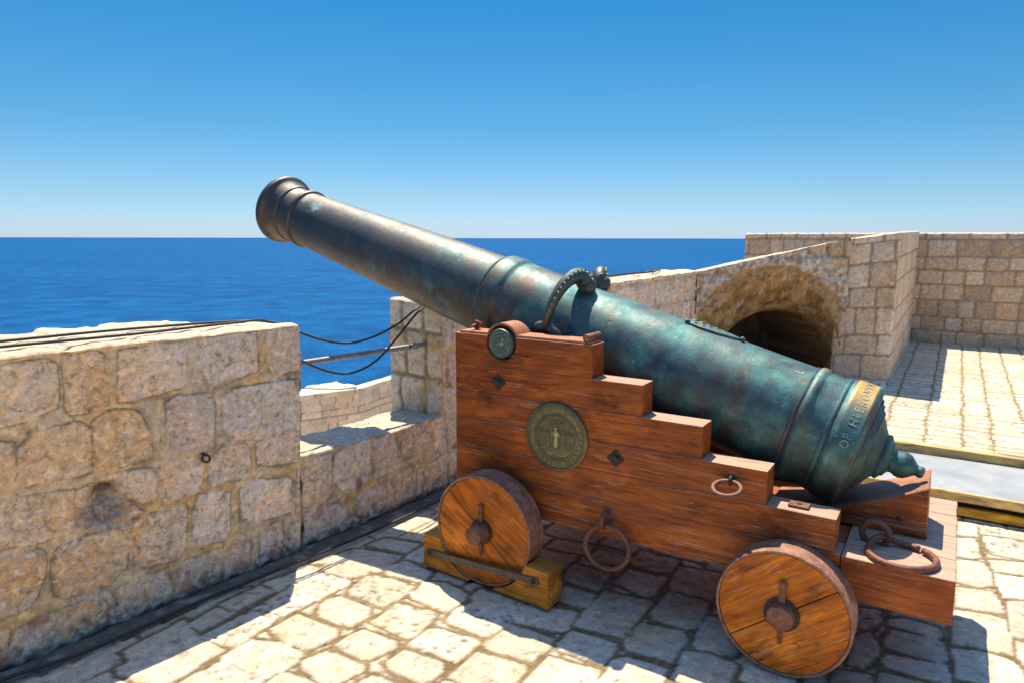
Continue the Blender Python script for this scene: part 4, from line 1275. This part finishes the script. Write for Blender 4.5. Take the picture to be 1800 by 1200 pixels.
# ---------------------------------------------------------------- wheel chock
ck = empty('wheel_chock', 'yellow timber chock strapped round the front wheel of the gun carriage', 'wheel chock', car_world(-1.742, 2.46), (0, 0, CAR_ROT - R(2.2)))
WR = .2655
def chock_block(x0, x1, zt):
    bm = bmesh.new()
    s = 1 if x1 > 0 else -1
    inner, outerx = (x0, x1) if s > 0 else (x1, x0)
    zc = .262
    arc = []
    xi = math.sqrt(WR ** 2 - (zc - zt) ** 2)
    for k in range(9):
        z = .006 + (zt - .006) * k / 8
        arc.append((s * math.sqrt(max(WR ** 2 - (zc - z) ** 2, 1e-6)), z))
    ol = [(outerx, .002), (arc[0][0], .002)] + arc + [(outerx, zt)]
    add_prism(bm, ol, -.045, .075, .003)
    o = from_bm('chock_block', bm, PINE, ck); set_wood_attrs(o, bleach_top=.1)
chock_block(-.352, -.1, .168); chock_block(.1, .372, .172)
bm = bmesh.new()
pa, pb = Vector((-.325, -.049, .084)), Vector((.325, -.049, .122))
d = (pb - pa).normalized(); nz = Vector((-d.z, 0, d.x))
vs = []
for y in (-.0565, -.0495):
    for p, s in ((pa, -1), (pb, -1), (pb, 1), (pa, 1)):
        vs.append(bm.verts.new((p.x + nz.x * s * .0145, y, p.z + nz.z * s * .0145)))
for f in ((0, 1, 2, 3), (7, 6, 5, 4), (0, 4, 5, 1), (1, 5, 6, 2), (2, 6, 7, 3), (3, 7, 4, 0)):
    bm.faces.new([vs[i] for i in f])
st = from_bm('iron_strap', bm, STRAP, ck)
for p in (pa + d * .022, pb - d * .022):
    bm = bmesh.new(); add_lathe(bm, [(-.0565, .0115), (-.064, .010), (-.0665, .006), (-.0665, 0)], 8, 'Y', (p.x, 0, p.z), cap=False)
    from_bm('bolt', bm, DARK_IRON, st)

# ---------------------------------------------------------------- the cannon
GEL = R(16.344)
cannon = empty('cannon', 'long green bronze cannon with serpent handles, aimed over the parapet to the sea', 'cannon', car_world(-1.76, 3.042, 1.1937), (0, 0, CAR_ROT))
cannon.rotation_euler = (Matrix.Rotation(CAR_ROT, 3, 'Z') @ Matrix.Rotation(GEL, 3, 'Y')).to_euler()

def barrel_r(s):
    return float(np.interp(s, [-1.84, -1.5, -1.0, -.6, -.32, -.18, .3, .66, 1.0, 1.29], [.172, .184, .202, .214, .2205, .234, .2335, .238, .241, .243]))
def build_barrel():
    P = [(-1.2, .074), (-2.095, .078), (-2.118, .082), (-2.122, .090), (-2.122, .150), (-2.124, .196), (-2.120, .208), (-2.112, .2155), (-2.100, .2205), (-2.086, .222), (-2.076, .2195), (-2.068, .212),
         (-2.062, .203), (-2.05, .196), (-2.03, .187), (-2.010, .180), (-2.000, .1765), (-1.994, .182), (-1.986, .1845), (-1.977, .182), (-1.972, .1735), (-1.95, .1695), (-1.90, .1675), (-1.883, .168),
         (-1.880, .176), (-1.873, .1835), (-1.862, .1875), (-1.850, .1865), (-1.842, .182), (-1.838, .174), (-1.83, .1725)]
    for s in np.arange(-1.80, -.34, .03): P.append((s, barrel_r(s)))
    P += [(-.325, .2205), (-.322, .2275), (-.312, .2315), (-.303, .2275), (-.300, .2335), (-.292, .2415), (-.275, .2435), (-.215, .2435), (-.198, .2405), (-.190, .2345)]
    for s in np.arange(-.17, 1.26, .03): P.append((s, barrel_r(s)))
    P += [(1.283, .243), (1.286, .247), (1.294, .2475), (1.298, .245), (1.304, .2525), (1.316, .2555), (1.330, .2535), (1.338, .2465), (1.344, .2445), (1.362, .2445), (1.378, .244), (1.40, .2435), (1.412, .2435),
          (1.415, .2475), (1.422, .249), (1.429, .2475), (1.432, .2445), (1.438, .2505), (1.446, .2535), (1.454, .2585), (1.462, .2590), (1.525, .2590), (1.531, .2600), (1.538, .2570), (1.542, .2450), (1.550, .237),
          (1.552, .220), (1.554, .216), (1.562, .213), (1.564, .197), (1.572, .192), (1.574, .176), (1.584, .168), (1.588, .148), (1.597, .136), (1.606, .119), (1.618, .100), (1.626, .0905), (1.632, .0935), (1.640, .0930), (1.645, .0850),
          (1.650, .0760), (1.660, .0700), (1.664, .0580), (1.672, .0480), (1.682, .0470), (1.697, .0535), (1.712, .0545), (1.728, .0490), (1.743, .0370), (1.755, .0250), (1.763, .0205), (1.770, .0230), (1.778, .0235), (1.786, .0195), (1.789, .010), (1.789, .0)]
    bm = bmesh.new()
    add_lathe(bm, P, 144, 'X', cap=False)
    bmesh.ops.remove_doubles(bm, verts=bm.verts, dist=1e-5)
    o = from_bm('barrel', bm, BRONZE, cannon)
    smooth_by_angle(o, 38)
    me = o.data
    co = np.zeros(len(me.vertices) * 3, np.float32); me.vertices.foreach_get('co', co); co = co.reshape(-1, 3)
    ang = np.degrees(np.arctan2(-co[:, 1], co[:, 2]))                 # 0 at the top, positive to the viewer
    band = ((co[:, 0] > 1.45) & (co[:, 0] < 1.531)) * sstep(52 - ang, 0, 34) * sstep(ang, -60, -20)
    rim = .35 * ((co[:, 0] > 1.30) & (co[:, 0] < 1.335)) * sstep(45 - ang, 0, 60) * sstep(ang, -60, -20)
    wv = np.maximum(band, rim).astype(np.float32)
    sp = np.exp(-(((co[:, 0] + 1.675) / .050) ** 2 + ((ang - 47) / 13) ** 2) ** 1.5) * (fbm(co[:, 0], co[:, 1], co[:, 2], 26, 4) > -.10)
    sp = sp + .8 * np.exp(-(((co[:, 0] + 1.795) / .022) ** 2 + ((ang - 36) / 8) ** 2) ** 1.5)
    av = me.color_attributes.new('verdigris', 'FLOAT_COLOR', 'POINT')
    sp = np.clip(sp, 0, 1).astype(np.float32)
    av.data.foreach_set('color', np.stack([sp, sp, sp, np.ones_like(sp)], -1).ravel())
    at = me.color_attributes.new('worn', 'FLOAT_COLOR', 'POINT')
    at.data.foreach_set('color', np.stack([wv, wv, wv, np.ones_like(wv)], -1).ravel())
build_barrel()

def on_barrel(s, ang, rad):
    a = R(ang)
    return Vector((s, -rad * math.sin(a), rad * math.cos(a)))
def build_dolphin(sg):
    ctl = [(.142, 86, .236), (.142, 81, .264), (.142, 73, .284), (.142, 63, .298), (.144, 52, .308), (.147, 42, .316), (.153, 33, .320), (.162, 26, .316), (.174, 20, .300), (.190, 17, .276), (.204, 16, .246), (.210, 16, .222)]
    pts = catmull([on_barrel(s, sg * a, r) for s, a, r in ctl], 6)
    n = len(pts)
    rad = np.interp(np.linspace(0, 1, n), [0, .06, .16, .35, .55, .72, .82, .9, 1], [.023, .022, .0225, .027, .035, .043, .046, .043, .034])
    bm = bmesh.new()
    add_tube(bm, [Vector(p) for p in pts], rad, 18, squash=.92)
    # fish tail: two lobes against the barrel
    for ds, da, l in ((-.046, 7, 1.0), (.062, 7, 1.25)):
        t = catmull([on_barrel(.144, sg * 79, .264), on_barrel(.143 + ds * .5, sg * 84, .260), on_barrel(.143 + ds, sg * (85 + da * .3), .254), on_barrel(.143 + ds * 1.35, sg * (87 + da * .4), .250)], 5)
        add_tube(bm, [Vector(p) for p in t], np.interp(np.linspace(0, 1, len(t)), [0, .5, .8, 1], [.021, .027, .024, .008]), 12, squash=.7)
    # head: brow, snout, eyes, gaping mouth
    add_ball(bm, on_barrel(.188, sg * 18.5, .288), .042, 16, (1.0, 1.0, .95))
    for e in (-1, 1): add_ball(bm, on_barrel(.200 + .006, sg * 18.5 + e * 8.0, .298), .0125, 10)
    add_ball(bm, on_barrel(.220, sg * 17.5, .262), .033, 12, (1.0, 1.1, 1.3))
    o = from_bm('serpent_handle', bm, HANDLE_BRONZE, cannon); smooth_by_angle(o, 50)
    # beaded crest along the back
    bm = bmesh.new()
    c = catmull([on_barrel(s, sg * a, r) for s, a, r in ctl], 12)
    for k in range(15):
        i = int(len(c) * (.20 + .044 * k)); i = min(i, len(c) - 2)
        p = Vector(c[i]); tan = (Vector(c[i + 1]) - p).normalized()
        outw = Vector((0, p.y, p.z)).normalized(); outw = (outw - tan * outw.dot(tan)).normalized()
        rr = float(np.interp(i / len(c), [0, .06, .16, .35, .55, .72, .82, .9, 1], [.023, .022, .0225, .027, .035, .043, .046, .043, .034]))
        sd_ = tan.cross(outw)
        if sd_.x < 0: sd_ = -sd_
        add_ball(bm, p + (outw * .86 + sd_ * .40) * (rr * .97), .0045 + .0036 * k / 15, 8)
    b = from_bm('crest', bm, SEAL_HI, o, True)
build_dolphin(1); build_dolphin(-1)

# trunnions with round seals on their ends
for sg, vface in ((1, 2.606), (-1, 3.478)):
    # axis height: below the bore axis
    bm = bmesh.new()
    y0, y1 = (vface - 3.042), -.10 * sg
    add_lathe(bm, [(y0, .0), (y0, .0655), (y0 + .004 * sg, .068), (y1, .070)], 48, 'Y', cap=False)
    # place in the cannon's frame: world offset (u, z) from the pivot, turned back by the elevation
    du, dz = TU + 1.76, TZ - 1.1937
    lx, lz = du * math.cos(GEL) - dz * math.sin(GEL), du * math.sin(GEL) + dz * math.cos(GEL)
    bmesh.ops.translate(bm, verts=bm.verts, vec=(lx, 0, lz))
    o = from_bm('trunnion', bm, TRUN_BRONZE, cannon); smooth_by_angle(o, 40)
    bm = bmesh.new()
    yf = y0 - .0005 * sg
    for rr, w_ in ((.050, .0016), (.036, .0014)):
        add_tube(bm, circle_pts((lx, yf, lz), rr, (1, 0, 0), (0, 0, 1), 48), w_, 6, True)
    rg = random.Random(9)
    for k in range(34):
        if rg.random() < .2: continue
        a = 2 * math.pi * k / 34
        add_tube(bm, [(lx + r_ * math.cos(a), yf, lz + r_ * math.sin(a)) for r_ in (.053, .060)], .0011, 5)
    for k in range(9):
        a, r_ = rg.uniform(0, 6.28), rg.uniform(0, .024)
        add_ball(bm, (lx + r_ * math.cos(a), yf, lz + r_ * math.sin(a)), rg.uniform(.004, .008), 8, (1, .35, 1))
    from_bm('trunnion_seal', bm, TRUN_HI, o)

# vent field plate on top of the breech end
bm = bmesh.new()
ol = [(.70, -7), (.735, -9), (.78, -10.5), (.86, -9), (.945, -3.2), (.965, -.5), (.945, 3.2), (.86, 9), (.78, 10.5), (.735, 9), (.70, 7)]
def plate(lift, k):
    return [bm.verts.new(on_barrel(.80 + (s - .80) * k, a * k, barrel_r(s) + lift)) for s, a in ol]
a, b, c = plate(-.004, 1.0), plate(.010, .97), plate(.013, .80)
for p, q in ((a, b), (b, c)):
    for i in range(len(ol)):
        bm.faces.new((p[i], p[(i + 1) % len(ol)], q[(i + 1) % len(ol)], q[i]))
bm.faces.new(c)
for k in range(12):
    add_ball(bm, on_barrel(.71 + .018 * k, (-1) ** k * (6.5 - .45 * k), barrel_r(.8) + .012), .010 - .0004 * k, 8, (1.6, 1, .6))
add_ball(bm, on_barrel(.962, 0, barrel_r(.96) + .008), .013, 10)
o = from_bm('vent_plate', bm, BRONZE, cannon); smooth_by_angle(o, 45)

# the founder's inscription round the base ring, read from the side up to the top
bm = bmesh.new()
def band_at(deg):
    a = R(deg)
    out = Vector((0, -math.sin(a), math.cos(a)))
    rt = Vector((0, math.cos(a) * 1.0, math.sin(a) * 1.0))
    return Vector((1.496, 0, 0)) + out * .2588, rt, Vector((-1, 0, 0)), out, .0014
pos, acc = [], 83.0
for ch, wd in (('O', 13), ('P', 9), ('.', 7), ('H', 12), ('I', 8), ('E', 10), ('R', 11), ('O', 13), ('N', 12), ('V', 11), ('M', 13)):
    pos.append((ch, acc - wd / 2)); acc -= wd * .70
wrap_letters(bm, pos, .048, band_at, .84)
LET = mat_iron('bright_letters', (.20, .25, .18), (.48, .46, .32), .4, .7, 60)
from_bm('inscription', bm, LET, cannon)
bm = bmesh.new()
def top_at(deg):
    a = R(deg); out = Vector((0, -math.sin(a), math.cos(a)))
    return Vector((1.235, 0, 0)) + out * .2422, Vector((0, math.cos(a), math.sin(a))), Vector((-1, 0, 0)), out, .0022
wrap_letters(bm, [('L', 22)], .050, top_at)
from_bm('raised_letter', bm, LET, cannon)

# ---------------------------------------------------------------- pipe, cables, wall ring, platform
def wall_pt(t, n, z): return Vector((t, n, z))
pipe = empty('iron_pipe', 'grey iron pipe spanning the embrasure gap', 'pipe', (*(WT * 2.6 + WN * 3.08), .93), (0, 0, WALL_ROT))
bm = bmesh.new()
pp = [Vector((1.9 - 2.6, .06, .004)), Vector((2.4 - 2.6, .045, -.002)), Vector((2.8 - 2.6, .035, -.005)), Vector((3.06 - 2.6, 0, -.002)), Vector((3.19 - 2.6, -.03, 0))]
add_tube(bm, catmull(pp, 6), .0155, 16)
from_bm('tube', bm, GREY_PIPE, pipe, True)
for x in (.37, .42):
    bm = bmesh.new(); add_tube(bm, circle_pts((x, .012, -.003), .0168, (0, 1, 0), (0, 0, 1), 24), .003, 6, True)
    from_bm('clamp', bm, CABLE, pipe, True)

def cable(label, pts, rad, k=8, group=None):
    bm = bmesh.new()
    o0 = Vector(pts[0])
    add_tube(bm, [Vector(p) - o0 for p in catmull(pts, k)], rad, 8)
    o = from_bm('cable', bm, CABLE, None, True)
    o.rotation_euler = (0, 0, WALL_ROT)
    w = WT * o0.x + WN * o0.y
    o.location = (w[0], w[1], o0.z)
    return tag(o, label, 'cable', group)
def mtop(t, n): return 1.172 + .11 * (n - 2.915) - .15 * float(sstep(t, 1.45, 2.05)) * (n - 2.915) + .017
rt = [(2.93, 2.985, 1.172), (3.14, 3.02, 1.222), (3.5, 3.06, 1.228), (4.2, 3.10, 1.232), (5.0, 3.13, 1.245), (5.8, 3.14, 1.262), (6.3, 3.12, 1.268), (6.7, 3.22, 1.272), (6.95, 3.33, 1.272), (7.03, 3.40, 1.20), (7.06, 3.42, 1.02)]
cable('black cable over the parapet that sags least across the embrasure',
      [(-.4, 3.12, mtop(-.4, 3.12)), (.2, 3.11, mtop(.2, 3.11)), (.85, 3.105, mtop(.85, 3.105)), (1.3, 3.10, mtop(1.3, 3.10)), (1.8, 3.13, mtop(1.8, 3.13)), (2.0, 3.10, 1.175), (2.10, 3.04, 1.125), (2.25, 3.0, 1.06), (2.42, 2.985, 1.026), (2.6, 2.98, 1.045), (2.78, 2.98, 1.10)] + rt, .0062)
cable('black cable over the parapet that hangs lowest across the embrasure',
      [(-.4, 3.03, mtop(-.4, 3.03)), (.2, 3.02, mtop(.2, 3.02)), (.83, 3.02, mtop(.83, 3.02)), (1.28, 3.0, mtop(1.28, 3.0)), (1.76, 3.06, mtop(1.76, 3.06)), (1.98, 3.09, 1.178), (2.062, 3.09, 1.05), (2.12, 3.0, .965), (2.28, 2.96, .885), (2.42, 2.95, .868), (2.58, 2.95, .915), (2.75, 2.965, 1.02)]
      + [(a, b - .035, c - .004) for a, b, c in rt], .0062)
cable('black cable lying along the foot of the parapet',
      [(t, n, .012) for t, n in ((-.5, 2.86), (.3, 2.86), (.67, 2.852), (.93, 2.800), (1.39, 2.806), (1.81, 2.788), (2.37, 2.765), (2.92, 2.785), (3.5, 2.80), (5, 2.83), (7, 2.84))], .0085)

ring = empty('wall_ring', 'small dark iron ring set in the parapet face', 'iron ring', (*(WT * 1.51 + WN * 2.905), .62), (0, 0, WALL_ROT))
bm = bmesh.new(); add_tube(bm, circle_pts((0, -.012, 0), .017, (math.cos(R(50)), math.sin(R(50)) * -1, 0), (0, 0, 1), 24), .0055, 8, True)
from_bm('ring', bm, DARK_IRON, ring, True)
bm = bmesh.new(); add_lathe(bm, [(.02, .006), (-.012, .006), (-.014, 0)], 10, 'Y', (0, 0, .017), cap=False)
from_bm('staple', bm, DARK_IRON, ring, True)

plat = empty('low_platform', 'low platform of grey marble slabs edged with yellow timber, behind the carriage', 'platform', car_world(1.0, 5.0), (0, 0, CAR_ROT))
def pbox(name, lo, hi, mat, bev=.003):
    bm = bmesh.new(); add_box(bm, lo, hi, bev)
    o = from_bm(name, bm, mat, plat, off=(-1.0, -5.0, 0))
    return o
PX0, PX1 = -.42, 3.4
bm = bmesh.new()
add_box(bm, (PX0, 4.645, .088), (1.5, 5.36, .1385), .003); add_box(bm, (1.503, 4.645, .088), (PX1, 5.36, .1385), .003)
from_bm('marble_slab', bm, MARBLE, plat, off=(-1.0, -5.0, 0))
for nm, lo, hi, mt in (('edge_rail', (PX0, 4.615, .086), (PX1, 4.643, .141), FRAME_WOOD), ('edge_rail', (PX0, 5.362, .0), (PX1, 5.45, .196), FRAME_WOOD)):
    o = pbox(nm, lo, hi, mt); set_wood_attrs(o, bleach_top=.1)
o = pbox('riser', (PX0, 4.622, .0), (PX1, 4.66, .052), YELLOW); set_wood_attrs(o, bleach_top=0)
pbox('support', (PX0 + .03, 4.68, .0), (PX1, 5.35, .087), DARK_IRON)
